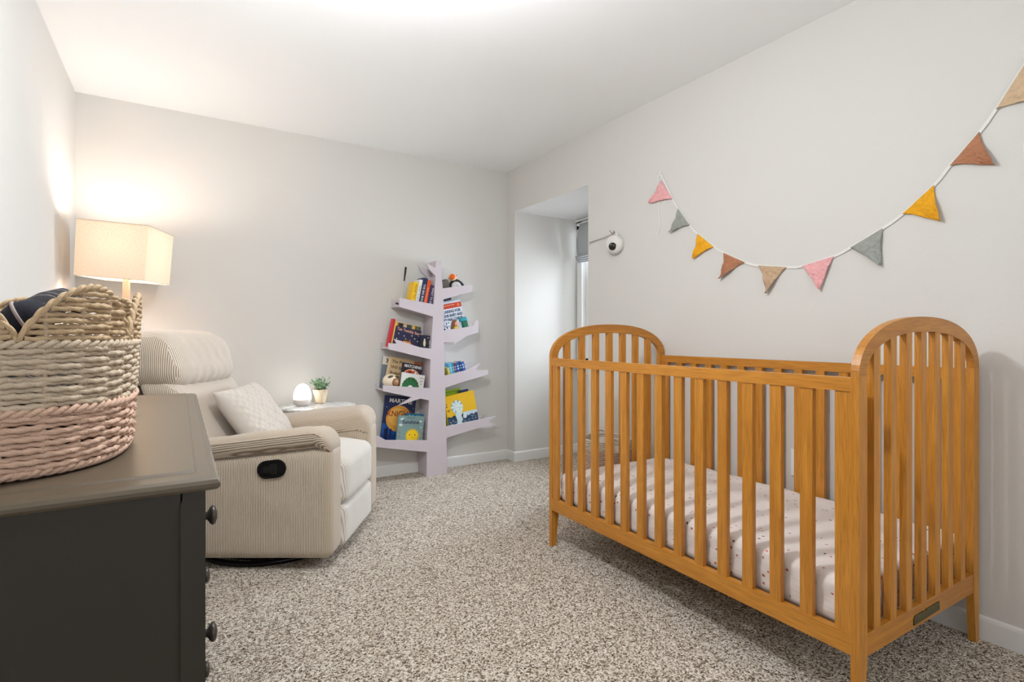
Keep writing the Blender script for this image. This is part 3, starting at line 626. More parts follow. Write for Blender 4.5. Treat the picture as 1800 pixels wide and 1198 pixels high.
b = MB(); b.tube([(0.028, 0.0, 0.012), (0.055, 0.0, 0.018), (0.074, 0.0, 0.030)], [0.008, 0.007, 0.002], 8); b.build('tail', plain('tail_dark', (44, 56, 52), 0.6), dn)
b = MB(); b.ball((-0.012, 0, 0.126), 0.009, 0.008, 0.010, 8); b.build('knob', plain('toy_brown', (140, 100, 80), 0.6), dn)

# third right shelf: row of slim books leaning on the trunk
G6 = 'slim upright books on the third right shelf'
row = [(0.020, (196, 186, 66), 0.118, 'olive yellow slim book next to the trunk on the third right shelf'), (0.022, (92, 178, 214), 0.150, 'pale blue slim book, second from the trunk on the third right shelf'),
       (0.018, (34, 140, 156), 0.146, 'teal slim book, third from the trunk on the third right shelf'), (0.015, (122, 40, 66), 0.140, 'dark red slim book, middle of the row on the third right shelf'),
       (0.030, (30, 84, 162), 0.138, 'wider blue book right of the dark red slim book'), (0.016, (26, 44, 96), 0.138, 'navy slim book, second from the right end of the third right shelf row'),
       (0.026, (40, 92, 168), 0.134, 'blue book at the right end of the row on the third right shelf')]
x = 1.768
for t, c, h, lb in row:
    bk = spine_out('R3', x, 3.742, 0.10, t, h, -0.235, lb, c, G6); 
    for z in (0.03, 0.055, 0.085, 0.105): b = MB(); b.box(-0.0007, 0, t * 0.3, t * 0.7, z, z + 0.012); b.build('spine_mark', col((190, 214, 226)), bk)
    x += t * 0.99 + 0.0006
# bottom right shelf
G7 = 'books on the bottom right shelf'
bk = face_out('R4', 1.800, 3.862, 0.155, 0.008, 0.308, -0.13, 0.0, 'lime green picture book with black lettering at the back of the bottom right shelf', (158, 192, 40), G7)
decal(bk, rect(0, 0.155, 0.290, 0.294), (70, 100, 30)); decal(bk, rect(0.0, 0.110, 0.262, 0.265), (70, 100, 30)); front_text(bk, 'OJECT', 0.038, BLACK, 0.080, 0.236, 1.15, 0, 2, 0.0015)
bk = face_out('R4', 1.930, 3.852, 0.088, 0.008, 0.285, -0.13, 0.0, 'narrow navy book to the right behind the yellow picture book', (26, 50, 84), G7)
bk = face_out('R4', 1.786, 3.785, 0.262, 0.018, 0.272, -0.160, 0.05, 'large yellow and navy book with a curly haired portrait on the bottom right shelf', (232, 184, 32), G7)
wav = [(0, 0), (0.262, 0), (0.262, 0.104)] + [(0.262 - 0.0131 * i, 0.108 + 0.006 * sin(i * 1.7)) for i in range(1, 20)] + [(0, 0.106)]
decal(bk, wav, (36, 62, 88))
decal(bk, [(0.262, 0.118), (0.262, 0.090)] + [(0.262 - 0.016 * i, 0.092 + 0.008 * sin(i * 2.3)) for i in range(9)] + [(0.130, 0.122)], (196, 214, 226), 2)
for i in range(70):
    xx = random.uniform(0.006, 0.25); zz = random.uniform(0.026, 0.088); a = random.uniform(0, pi); l = random.uniform(0.004, 0.009)
    dx, dz = l * cos(a), l * sin(a); nx, nz = -sin(a) * 0.0013, cos(a) * 0.0013
    if i < 60: decal(bk, [(xx - dx - nx, zz - dz - nz), (xx + dx - nx, zz + dz - nz), (xx + dx + nx, zz + dz + nz), (xx - dx + nx, zz - dz + nz)], (168, 200, 220), 3, 'ink_stroke')
LB = (206, 224, 224)
decal(bk, circ(0.098, 0.168, 0.048, 22, 0.050), LB, 3); decal(bk, [(0.070, 0.022), (0.078, 0.07), (0.072, 0.10), (0.074, 0.13), (0.132, 0.125), (0.138, 0.09), (0.122, 0.06), (0.105, 0.024)], LB, 4)
for i in range(16):
    a = 2 * pi * i / 16; decal(bk, circ(0.093 + 0.042 * cos(a), 0.178 + 0.040 * sin(a), 0.010, 8), [(226, 236, 234), (150, 180, 186)][i % 2], 4)
decal(bk, circ(0.108, 0.158, 0.028, 18, 0.036), (216, 232, 226), 5)
for p_ in [(0.100, 0.168), (0.118, 0.164), (0.112, 0.150)]: decal(bk, circ(p_[0], p_[1], 0.003, 8), (30, 44, 60), 6)
decal(bk, circ(0.150, 0.095, 0.018, 14, 0.024), (210, 226, 228), 4); decal(bk, [(0.12, 0.10), (0.14, 0.12), (0.128, 0.07)], (26, 36, 50), 5)
front_text(bk, 'STORIES FOR SALE', 0.024, INKW, 0.155, 0.013, 1.0, 0, 4, 0.0008)
front_text(bk, 'L', 0.04, BLACK, 0.012, 0.20, 0.8, 0.3); front_text(bk, 'er', 0.034, BLACK, 0.020, 0.16, 0.8)

# ------------------------------------------------------------------ corduroy recliner (facing the crib), local x = forward, y = away from the camera
RX, RY = -1.25 * cos(YAW) + 2.79 * sin(YAW), 1.25 * sin(YAW) + 2.79 * cos(YAW)
rec = thing('recliner', 'beige corduroy recliner with padded arms, black side lever and round black base', 'armchair', (RX, RY, 0), (0, 0, -YAW))
K_SIDE = corduroy('corduroy_side', (1, 0.9, 0), 0.0074, (204, 188, 168), (128, 108, 88), 0.8); K_ARM = corduroy('corduroy_arm', (-0.118, 1, 1), 0.0076, (204, 188, 168), (136, 116, 96), 0.7, 0.001); K_FRONT = corduroy('corduroy_front', (0, 1, 0.08), 0.0080, (214, 208, 200), (176, 166, 154), 0.6); K_HEAD = corduroy('corduroy_head', (0.04, 1, 0.03), 0.0085, (206, 194, 180), (158, 140, 122), 0.6); K_END = corduroy('corduroy_end', (1, 0.2, 0), 0.0085, (200, 186, 168), (128, 106, 86), 0.7)  # front corduroy is paler: the daylight on it is put into the colour
def hz(x, y, z): return sin(x * 23 + 1.3 * sin(y * 17)) * sin(y * 19 + z * 13) * 0.5 + sin(z * 31 + x * 11) * sin(y * 41) * 0.3
def side_def(p):
    k = (p.z - 0.05) / 0.51
    if p.z > 0.3: p.z -= max(0, 0.42 - p.x) * 0.115 * (k ** 2)
    p.y += 0.004 * hz(p.x, p.y, p.z)
    return p
for s in (-1, 1):
    b = MB(); b.rbox(-0.085, s * 0.3275, 0.305, 1.06, 0.165, 0.51, 0.045, (22, 3, 12), side_def); b.build('side_panel', K_SIDE, rec)
def arm_def(s):
    def f(p):
        low = p.z < -0.01; x = p.x; mid = 0.5665 + 0.118 * (x + 0.06) - 0.03 * max(0, x - 0.1) ** 2
        th = 0.50 + 0.012 * sin(x * 9)
        drop = 0.052 * max(0, (x - 0.355) / 0.08) ** 2
        p.z = mid + p.z * (0.66 if p.z > 0 else 1.0) * (1.0 + 0.05 * sin(x * 14)) - drop + 0.0022 * hz(p.x * 2, p.y, p.z)
        inn = max(0, min(1, 0.5 - s * (p.y - s * 0.325) / 0.205))
        p.z -= (0.068 * inn if low else 0.022 * inn ** 2)
        p.y += s * 0.006 * sin(x * 3.1 + 1)
        return p
    return f
for s in (-1, 1):
    b = MB(); b.rbox(-0.085, s * 0.325, 0.0, 1.05, 0.205, 0.104, 0.050, (40, 6, 2), arm_def(s)); a = b.build('arm_pad', K_ARM, rec)
    pts = []                                                # welt seam along the outside of the pad
    for i in range(40):
        x = -0.55 + 0.955 * i / 39; drop = 0.052 * max(0, (x - 0.355) / 0.08) ** 2
        pts.append((x, s * (0.4275 + 0.006 * sin(x * 3.1 + 1)), 0.5665 + 0.118 * (x + 0.06) + 0.008 - drop))
    b = MB(); b.tube(pts, 0.0022, 6); b.build('seam', K_ARM, a)
def seat_def(p):
    u = p.y / 0.245
    if p.z > 0.42: p.z += 0.020 * (1 - u * u) * min(1, max(0, (0.5 - p.x)) * 5) - 0.018 * max(0, (p.x - 0.30) / 0.15)
    p.x += 0.006 * (1 - u * u) * (p.x > 0.3) + 0.003 * hz(p.x, p.y * 2, p.z) * (p.x > 0.3)
    return p
b = MB(); b.rbox(0.045, 0, 0.364, 0.83, 0.488, 0.236, 0.045, (18, 14, 6), seat_def); b.build('seat_cushion', K_FRONT, rec)
b = MB(); b.rbox(0.25, 0, 0.146, 0.41, 0.488, 0.192, 0.026, (8, 12, 6), lambda p: Vector((p.x + 0.003 * hz(p.x, p.y, p.z), p.y, p.z))); b.build('footrest', K_FRONT, rec)
def ends(o):
    for f in o.data.polygons:
        if abs(f.normal.y) > 0.62: f.material_index = 1
def back_def(p):
    p.x += -0.54 * (p.z - 0.63); u = p.y / 0.29
    p.x += 0.018 * (1 - u * u) * (p.z < 0.8) + 0.004 * hz(p.x * 2, p.y, p.z * 1.5)
    return p
b = MB(); b.rbox(-0.335, 0, 0.625, 0.19, 0.57, 0.43, 0.055, (4, 20, 16), back_def); ends(b.build('back_cushion', [K_HEAD, K_END], rec))
def head_def(p):
    q = (p.z - 0.94) / 0.14; u = p.y / 0.3
    p.x += -0.26 * (p.z - 0.90) + 0.012 * (1 - u * u)
    g = max(0, -q) ** 2                                       # gathers above the lower seam
    p.x += (0.005 * sin(p.y * 95) * g + 0.004 * hz(p.x * 2, p.y * 2, p.z * 2)) * (1 if p.x > -0.5 else 0.3)
    p.z += 0.012 * (1 - u * u) * (q > 0.3)
    return p
b = MB(); b.rbox(-0.480, 0, 0.935, 0.30, 0.60, 0.272, 0.105, (8, 46, 8), head_def); ends(b.build('headrest', [K_HEAD, K_END], rec))
def shell_def(p): p.x += -0.30 * (p.z - 0.55); return p
b = MB(); b.rbox(-0.54, 0, 0.52, 0.12, 0.56, 0.80, 0.04, (3, 12, 14), shell_def); b.build('back_shell', K_SIDE, rec)
def stadium(L, H, n=14):
    r = H / 2; c = (L - H) / 2
    return [(c + r * cos(a), r * sin(a)) for a in [-pi / 2 + pi * i / n for i in range(n + 1)]] + [(-c + r * cos(a), r * sin(a)) for a in [pi / 2 + pi * i / n for i in range(n + 1)]]
BLK = plain('black_plastic', (16, 15, 15), 0.38); BLK2 = plain('black_plastic_deep', (6, 6, 7), 0.5)
def rot2(pts, a, cx, cz): return [(cx + x * cos(a) - z * sin(a), cz + x * sin(a) + z * cos(a)) for x, z in pts]
LA, LXc, LZc = 0.12, 0.180, 0.462
b = MB(); o_ = rot2(stadium(0.128, 0.080), LA, LXc, LZc); i_ = rot2(stadium(0.112, 0.064), LA, LXc, LZc)
rows = [[Vector((x, y, z)) for x, z in poly] for poly, y in ((o_, -0.404), (o_, -0.418), (i_, -0.418), (i_, -0.404))]
b.grid(rows, closed_u=True, smooth=False); hs = b.build('lever_housing', BLK, rec)
b = MB(); b.prism(i_, 'y', -0.4125, -0.400); b.build('recess', BLK2, hs)
pad = rot2([(-0.038, -0.012), (-0.012, -0.012), (-0.006, -0.022), (0.014, -0.024), (0.022, -0.014), (0.022, 0.014), (0.014, 0.024), (-0.006, 0.022), (-0.012, 0.012), (-0.038, 0.012)], LA, LXc + 0.004, LZc)
b = MB(); b.prism(pad, 'y', -0.421, -0.410); b.bevel(0.002); b.build('lever', plain('charcoal_plastic', (30, 27, 25), 0.42), hs)
b = MB(); b.tube([(0.03 + 0.355 * cos(a), 0.355 * sin(a), 0.014) for a in [2 * pi * i / 56 for i in range(56)]], 0.013, 10, closed=True)
b.build('base_ring', plain('black_metal', (18, 18, 20), 0.3, 0.5), rec)
b = MB(); b.lathe([(0.29, 0.006), (0.29, 0.03), (0.26, 0.05), (0.0005, 0.052)], 32, Matrix.Translation((0.03, 0, 0))); b.build('swivel_plate', BLK, rec)

# throw pillow leaning on the backrest
pil = thing('throw_pillow', 'cream textured square throw pillow leaning on the recliner backrest', 'pillow', (0, 0, 0))
M = Matrix.Translation((RX, RY, 0)) @ Matrix.Rotation(-YAW, 4, 'Z') @ Matrix.Translation((-0.088, 0.015, 0.622)) @ Matrix.Rotation(radians(-36), 4, 'Y') @ Matrix.Rotation(radians(3), 4, 'X')
pil.matrix_world = M
def pil_face(sg, N=72):
    rows = []
    for i in range(N + 1):
        row = []
        for j in range(N + 1):
            u = -1 + 2 * i / N; v = -1 + 2 * j / N; e = max(0, (1 - u ** 4)) ** 0.55 * max(0, (1 - v ** 4)) ** 0.55
            pinch = 1 - 0.055 * (1 - u * u) * abs(v) ** 3; pinch2 = 1 - 0.055 * (1 - v * v) * abs(u) ** 3
            rg = 0.0
            if sg > 0:
                a, c_ = (u + v) * 4.6, (u - v) * 4.6
                rg = 0.0085 * max(math.exp(-((a - round(a)) * 6) ** 2), math.exp(-((c_ - round(c_)) * 6) ** 2)) * e + 0.004 * sin(u * 14 + v * 5) * sin(v * 12) * e
            row.append(Vector((sg * (0.068 * e + rg), u * 0.205 * pinch2, v * 0.205 * pinch)))
        rows.append(row)
    return rows
b = MB(); b.grid(pil_face(1)); b.grid(pil_face(-1)); bmesh.ops.remove_doubles(b.bm, verts=b.bm.verts, dist=0.0003)
b.build('pillow_cover', plain('pillow_fabric', (198, 188, 177), 0.9, bump=0.4, bscale=260, sheen=0.2), pil)

# ------------------------------------------------------------------ side table with night light and plant
def marble():
    m, nt, b = new_mat('white_marble'); tc = nt.nodes.new('ShaderNodeTexCoord'); n = nt.nodes.new('ShaderNodeTexNoise')
    n.inputs['Scale'].default_value = 14; n.inputs['Detail'].default_value = 6; n.inputs['Distortion'].default_value = 1.6; nt.links.new(tc.outputs['Object'], n.inputs['Vector'])
    r = ramp(nt, [(0.40, (226, 225, 222)), (0.485, (206, 205, 203)), (0.5, (110, 112, 118)), (0.515, (214, 213, 211)), (0.7, (230, 229, 226))]); nt.links.new(n.outputs['Fac'], r.inputs[0])
    nt.links.new(r.outputs[0], b.inputs['Base Color']); b.inputs['Roughness'].default_value = 0.25; return m
TBX, TBY, TBZ = 0.773, 3.640, 0.597
tb = thing('side_table', 'round white marbled side table behind the recliner, by the back wall', 'side table', (TBX, TBY, 0))
b = MB(); b.lathe([(0.0005, TBZ - 0.020), (0.226, TBZ - 0.020), (0.233, TBZ - 0.014), (0.235, TBZ - 0.006), (0.232, TBZ - 0.001), (0.228, TBZ), (0.0005, TBZ)], 56); b.build('table_top', marble(), tb)
b = MB(); b.lathe([(0.175, TBZ - 0.052), (0.195, TBZ - 0.050), (0.198, TBZ - 0.020), (0.178, TBZ - 0.020)], 40); b.build('apron', plain('table_wood', (190, 170, 148), 0.5), tb)
for k in range(3):
    a = 2 * pi * k / 3 + 0.5; b = MB(); b.tube([(0.20 * cos(a), 0.20 * sin(a), 0.0), (0.16 * cos(a), 0.16 * sin(a), TBZ - 0.03)], [0.011, 0.016], 10); b.build('leg', plain('table_wood', (190, 170, 148), 0.5), tb)
nl = thing('night_light', 'glowing white egg-shaped night light on the round side table', 'lamp', (0.682, 3.690, TBZ))
b = MB(); b.lathe([(0.0005, 0), (0.034, 0), (0.040, 0.004), (0.052, 0.020), (0.056, 0.036), (0.055, 0.042), (0.0005, 0.042)], 36); b.build('base', plain('white_gloss', (214, 206, 200), 0.3), nl)
def emis(name, c, s):
    m, nt, b = new_mat(name); b.inputs['Base Color'].default_value = lin(c); b.inputs['Emission Color'].default_value = lin(c); b.inputs['Emission Strength'].default_value = s; return m
b = MB(); b.lathe([(0.055, 0.042), (0.0555, 0.055), (0.053, 0.080), (0.046, 0.105), (0.034, 0.126), (0.018, 0.139), (0.0008, 0.143)], 36); b.build('glowing_dome', emis('night_light_glow', (255, 250, 244), 3.2), nl)
b = MB(); b.tube([(-0.045, -0.030, 0.006), (-0.09, -0.07, 0.004), (-0.13, -0.095, 0.004), (-0.150, -0.118, -0.004), (-0.155, -0.130, -0.05), (-0.150, -0.130, -0.12)], 0.0022, 6); b.build('cord', WHITE, nl)
pl = thing('potted_plant', 'small leafy green plant in a crumpled kraft paper wrapped pot on the side table', 'plant', (0.806, 3.745, TBZ))
b = MB()
def jt(a, z): return 1 + 0.08 * sin(a * 5 + z * 60) + 0.06 * sin(a * 9 - z * 110) + 0.03 * sin(a * 17 + z * 40)
b.lathe([(0.0005, 0.001), (0.032, 0.001), (0.034, 0.015), (0.037, 0.04), (0.041, 0.065), (0.046, 0.088), (0.049, 0.096), (0.046, 0.090), (0.038, 0.080), (0.0005, 0.078)], 44, jitter=jt)
b.build('paper_wrap', plain('kraft_paper', (222, 202, 172), 0.8, bump=1.0, bscale=60), pl)
GRN = plain('leaf_green', (104, 146, 104), 0.55); GRN2 = plain('leaf_pale', (150, 184, 150), 0.55)
rl = random.Random(3); bs = MB(); bl = MB(); bl2 = MB()
for i in range(40):
    a = rl.uniform(0, 2 * pi); r0 = rl.uniform(0, 0.02); rr = rl.uniform(0.02, 0.066); h = 0.095 + rl.uniform(0.03, 0.078)
    p0 = Vector((r0 * cos(a), r0 * sin(a), 0.078)); p2 = Vector((rr * cos(a), rr * sin(a), h)); p1 = (p0 + p2) / 2 + Vector((0, 0, 0.012))
    bs.tube([p0, p1, p2], 0.0009, 5)
    for j in range(5):
        t = 0.35 + 0.16 * j; c_ = p0.lerp(p2, t) + Vector((rl.uniform(-1, 1), rl.uniform(-1, 1), rl.uniform(-.3, .6))) * 0.007
        d1 = Vector((rl.uniform(-1, 1), rl.uniform(-1, 1), rl.uniform(-0.2, 1))).normalized(); d2 = d1.cross(Vector((rl.uniform(-1, 1), rl.uniform(-1, 1), 0.3))).normalized(); L = rl.uniform(0.009, 0.014); W = L * 0.42
        up = d1.cross(d2) * 0.0012
        (bl if rl.random() < 0.6 else bl2)._add([c_ - d1 * L, c_ + d2 * W + up, c_ + d1 * L, c_ - d2 * W + up, c_ - up], [(0, 4, 1), (1, 4, 2), (2, 4, 3), (3, 4, 0)], True)
bs.build('stems', plain('stem', (110, 120, 80), 0.7), pl); bl.build('foliage', GRN, pl); bl2.build('pale_foliage', GRN2, pl)

# ------------------------------------------------------------------ floor lamp in the corner
LPX, LPY = -0.243, 3.520
lp = thing('floor_lamp', 'floor lamp with a slightly crooked square cream shade in the far left corner', 'floor lamp', (LPX, LPY, 0))
TAUPE = plain('taupe_wood', (168, 146, 128), 0.5)
b = MB(); b.box(-0.013, 0.013, -0.013, 0.013, 0.02, 1.44); b.bevel(0.003); b.build('pole', TAUPE, lp, rot=(0, 0, -0.3))
b = MB(); b.box(-0.13, 0.13, -0.13, 0.13, 0.0, 0.022); b.bevel(0.004); b.build('base', TAUPE, lp, rot=(0, 0, -0.3))
def shade_mat():
    m = bpy.data.materials.new('linen_shade'); m.use_nodes = True; nt = m.node_tree; nt.nodes.clear()
    o = nt.nodes.new('ShaderNodeOutputMaterial'); d = nt.nodes.new('ShaderNodeBsdfDiffuse'); t = nt.nodes.new('ShaderNodeBsdfTranslucent'); mx = nt.nodes.new('ShaderNodeMixShader')
    tc = nt.nodes.new('ShaderNodeTexCoord'); n = nt.nodes.new('ShaderNodeTexNoise'); n.inputs['Scale'].default_value = 120; nt.links.new(tc.outputs['Object'], n.inputs['Vector'])
    r = ramp(nt, [(0.3, (240, 214, 186)), (0.7, (246, 224, 200))]); nt.links.new(n.outputs['Fac'], r.inputs[0])
    nt.links.new(r.outputs[0], d.inputs[0]); nt.links.new(r.outputs[0], t.inputs[0]); mx.inputs[0].default_value = 0.036
    nt.links.new(d.outputs[0], mx.inputs[1]); nt.links.new(t.outputs[0], mx.inputs[2]); nt.links.new(mx.outputs[0], o.inputs[0]); return m
SM = shade_mat()
sh = MB(); sq = lambda h, z: [Vector((h * a, h * c_, z)) for a, c_ in ((-1, -1), (1, -1), (1, 1), (-1, 1))]
sh.grid([sq(0.158, -0.141), sq(0.166, 0.0), sq(0.166, 0.0), sq(0.158, 0.141)][:1] + [sq(0.161, 0.141)], closed_u=True, smooth=False)
tilt = Matrix.Rotation(radians(4.0), 4, Vector((sin(YAW), cos(YAW), 0))) @ Matrix.Rotation(radians(-19), 4, 'Z')
so = sh.build('lamp_shade', SM, lp); so.matrix_local = Matrix.Translation((0, 0, 1.492)) @ tilt
RIMM = plain('shade_trim', (214, 196, 172), 0.7)
b = MB()
for z, h in ((-0.141, 0.159), (0.141, 0.162)):
    pts = sq(h, z)
    b = MB()
    for i in range(4): b.tube([pts[i], pts[(i + 1) % 4]], 0.0018, 5)
    b.build('rim_wire', RIMM, so)

b = MB(); b.tube([(-0.159, 0, 0.138), (0.159, 0, 0.138)], 0.002, 5); b.tube([(0, -0.159, 0.138), (0, 0.159, 0.138)], 0.002, 5); b.build('spider_frame', plain('steel', (190, 188, 184), 0.3, 0.9), so)
b = MB(); b.lathe([(0.0005, 1.44), (0.018, 1.44), (0.018, 1.475), (0.0005, 1.475)], 16); b.build('socket', plain('brass_socket', (170, 150, 110), 0.4, 0.7), lp)
bd = bpy.data.lights.new('lamp_bulb', 'POINT'); bd.energy = 7.5; bd.color = (1.0, 0.965, 0.925); bd.shadow_soft_size = 0.075
bo = bpy.data.objects.new('lamp_bulb', bd); C.objects.link(bo); bo.location = (LPX, LPY, 1.53)

# ------------------------------------------------------------------ dresser on the left
DX1, DY0, DY1, DZ = 0.052, 0.912, 2.285, 0.850
dr = thing('dresser', 'dark brown-grey wooden dresser with round knobs against the left wall', 'dresser', (-0.225, 1.60, 0))
ox, oy = -0.225, 1.60
def dbox(b, x0, x1, y0, y1, z0, z1): b.box(x0 - ox, x1 - ox, y0 - oy, y1 - oy, z0, z1)
prof = [(0.012, 0.826), (0.004, 0.8285), (0.0, 0.833), (0.0, 0.838), (0.004, 0.843), (0.012, 0.8460), (0.030, 0.8472), (0.033, 0.850)]
b = MB(); rows = []
xl = XL + 0.012
for d, z in prof:
    q = 1.0
    rows.append([Vector((xl - ox, DY0 + d * (1.6 if z > 0.846 else 1) - oy, z)), Vector((DX1 - d * q - ox, DY0 + d * (1.6 if z > 0.846 else 1) - oy, z)), Vector((DX1 - d * q - ox, DY1 - d - oy, z)), Vector((xl - ox, DY1 - d - oy, z))])
b.grid(rows, closed_u=True, smooth=False); b._add(rows[0], [(0, 1, 2, 3)]); b._add(rows[-1], [(0, 1, 2, 3)])
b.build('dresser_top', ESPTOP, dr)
sx1 = 0.033; sy0, sy1 = 0.930, 2.268
for y0, y1 in ((sy0, sy0 + 0.020), (sy1 - 0.020, sy1)):
    b = MB(); fy = y0 if y0 < 1.5 else y1
    yy = (y0 + 0.008, y1) if y0 < 1.5 else (y0, y1 - 0.008)
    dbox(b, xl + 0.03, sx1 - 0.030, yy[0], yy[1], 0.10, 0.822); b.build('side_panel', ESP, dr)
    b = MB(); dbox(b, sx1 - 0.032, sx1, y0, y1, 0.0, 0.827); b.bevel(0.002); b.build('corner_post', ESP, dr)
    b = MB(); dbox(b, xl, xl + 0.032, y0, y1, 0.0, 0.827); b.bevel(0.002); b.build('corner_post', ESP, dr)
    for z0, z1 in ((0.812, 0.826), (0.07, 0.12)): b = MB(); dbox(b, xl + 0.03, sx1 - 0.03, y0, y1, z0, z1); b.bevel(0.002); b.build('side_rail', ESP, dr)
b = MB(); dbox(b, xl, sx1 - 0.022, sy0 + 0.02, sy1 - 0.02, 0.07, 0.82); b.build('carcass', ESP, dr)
cols = ((0.962, 1.588), (1.610, 2.236))
for zc in (0.713, 0.496, 0.279):
    for y0, y1 in cols:
        b = MB(); dbox(b, sx1 - 0.022, sx1 - 0.002, y0, y1, zc - 0.098, zc + 0.098); b.bevel(0.003); dw = b.build('drawer', ESP, dr)
        for ky in (y0 + 0.175, y1 - 0.175):
            b = MB(); b.lathe([(0.0005, 0.0), (0.009, 0.0), (0.007, 0.006), (0.007, 0.012), (0.015, 0.017), (0.0180, 0.021), (0.016, 0.025), (0.008, 0.028), (0.0005, 0.029)], 22, Matrix.Translation((sx1 - 0.002 - ox, ky - oy, zc + 0.012)) @ Matrix.Rotation(pi / 2, 4, 'Y'))
            b.build('knob', plain('knob_metal', (70, 64, 58), 0.35, 0.3), dw)

# ------------------------------------------------------------------ woven rope basket with scalloped rim
BKX, BKY, BKZ = -0.282, 1.243, 0.8526
bsk = thing('rope_basket', 'woven rope basket with pink base, cream body and scalloped rim on the dresser', 'basket', (BKX, BKY, BKZ))
def bk_pt(t, z, off=0.0):
    fl = 0.010 * (z / 0.2); e = 2 / 2.7; a, c_ = 0.200 + fl + off, 0.238 + fl + off
    if z < 0.012: a -= (0.012 - z) * 0.9; c_ -= (0.012 - z) * 0.9
    return Vector((a * abs(cos(t)) ** e * (1 if cos(t) > 0 else -1), c_ * abs(sin(t)) ** e * (1 if sin(t) > 0 else -1), z))
# arc-length table
TN = 4000; tab = [0.0]; pv = bk_pt(0, 0.1)
for i in range(1, TN + 1):
    q = bk_pt(2 * pi * i / TN, 0.1); tab.append(tab[-1] + (q - pv).length); pv = q
PER = tab[-1]
import bisect
def t_of(s_):
    s_ = s_ % PER; i = min(TN - 1, max(0, bisect.bisect_left(tab, s_) - 1)); f = (s_ - tab[i]) / max(1e-9, tab[i + 1] - tab[i]); return 2 * pi * (i + f) / TN
NS = 8; SW = PER / NS
# scallop valleys: one on the near face at x = -0.194
best = min(range(TN), key=lambda i: abs(bk_pt(2 * pi * i / TN, 0.1).x - (-0.196 - BKX)) + (10 if sin(2 * pi * i / TN) > 0 else 0))
S0 = tab[best]
def scal(s_):
    u = ((s_ - S0) / SW) % 1.0; return 0.195 + 0.086 * max(0.0, sin(pi * u)) ** 0.72
NST = 32
ROPEC = plain('cream_rope', (210, 191, 167), 0.9, bump=0.6, bscale=400, vary=0.25); ROPEP = plain('pink_rope', (220, 184, 161), 0.9, bump=0.6, bscale=400, vary=0.25); ROPET = plain('lamp_tan_rope', (200, 172, 136), 0.9, bump=0.6, bscale=400, vary=0.25)  # tan scallops: the lamp's warmth is put into the rope colour
def weave_row(b, z, par, s_a=0.0, s_b=None, r=0.0047, amp=0.0034, wob=0.0020):
    full = s_b is None; L = PER if full else s_b - s_a; n = max(8, int(L / 0.0033)); pts = []
    rr = random.Random(int(z * 1e5)); p1, p2 = rr.uniform(0, 6), rr.uniform(0, 6)
    for i in range(n if full else n + 1):
        s_ = s_a + L * i / n
        off = amp * cos(pi * NST * s_ / PER + par * pi) + 0.0006 * sin(s_ * 37 + p1)
        pts.append(bk_pt(t_of(s_), z + wob * sin(s_ * 28 + p1) * sin(s_ * 13 + p2), off))
    b.tube(pts, r, 6, closed=full, twist=330)
b = MB()
for k in range(11): weave_row(b, 0.008 + 0.0081 * k, k)
b.build('pink_base_weave', ROPEP, bsk)
b = MB()
for k in range(11): weave_row(b, 0.1035 + 0.0081 * k, k)
b.build('cream_body_weave', ROPEC, bsk)
def braid(b, z, n_off=0.004, r=0.0050):
    n = int(PER / 0.0026)
    for ph in (0, pi):
        pts = []
        for i in range(n):
            s_ = PER * i / n; w_ = 2 * pi * round(PER / 0.030) * i / n + ph
            pts.append(bk_pt(t_of(s_), z + 0.0034 * sin(w_), n_off + 0.0030 * cos(w_)))
        b.tube(pts, r, 6, closed=True)
b = MB(); braid(b, 0.0955, 0.003, 0.0042); b.build('pink_braid', ROPEP, bsk)
b = MB(); braid(b, 0.1935, 0.002, 0.0040); b.build('cream_braid', ROPEC, bsk)
b = MB(); braid(b, 0.006, 0.003, 0.0042); b.build('bottom_braid', ROPEP, bsk)
b = MB(); k = 0; z = 0.2025
while z < 0.275:
    for sc_ in range(NS):
        sa = S0 + SW * sc_; N_ = 60; ins = [i for i in range(N_ + 1) if scal(sa + SW * (0.0001 + 0.9998 * i / N_)) > z + 0.003]
        if len(ins) > 6: weave_row(b, z, k, sa + SW * ins[0] / N_, sa + SW * ins[-1] / N_, r=0.0042)
    z += 0.0084; k += 1
b.build('scallop_weave', ROPET, bsk)
b = MB()
for ph in (0, pi):
    n = int(PER * 1.5 / 0.0026); pts = []
    for i in range(n):
        s_ = PER * i / n; w_ = 2 * pi * 58 * i / n + ph
        pts.append(bk_pt(t_of(s_), scal(s_) + 0.0028 * sin(w_), 0.0005 + 0.0028 * cos(w_)))
    b.tube(pts, 0.0036, 6, closed=True)
b.build('scalloped_rim', ROPET, bsk)
b = MB()
for i in range(NST):
    s_ = PER * (i + 0.5) / NST; zt = scal(s_) - 0.004; t = t_of(s_)
    b.tube([bk_pt(t, z_, 0.0) for z_ in [0.004 + (zt - 0.004) * j / 8 for j in range(9)]], 0.0034, 6, twist=330)
b.build('stakes', plain('stake_rope', (176, 154, 132), 0.9), bsk)
b = MB(); n = 60; ring = [bk_pt(2 * pi * i / n, 0.006, -0.006) for i in range(n)]; b._add(ring, [tuple(range(n))]); b.build('basket_bottom', ROPEP, bsk)

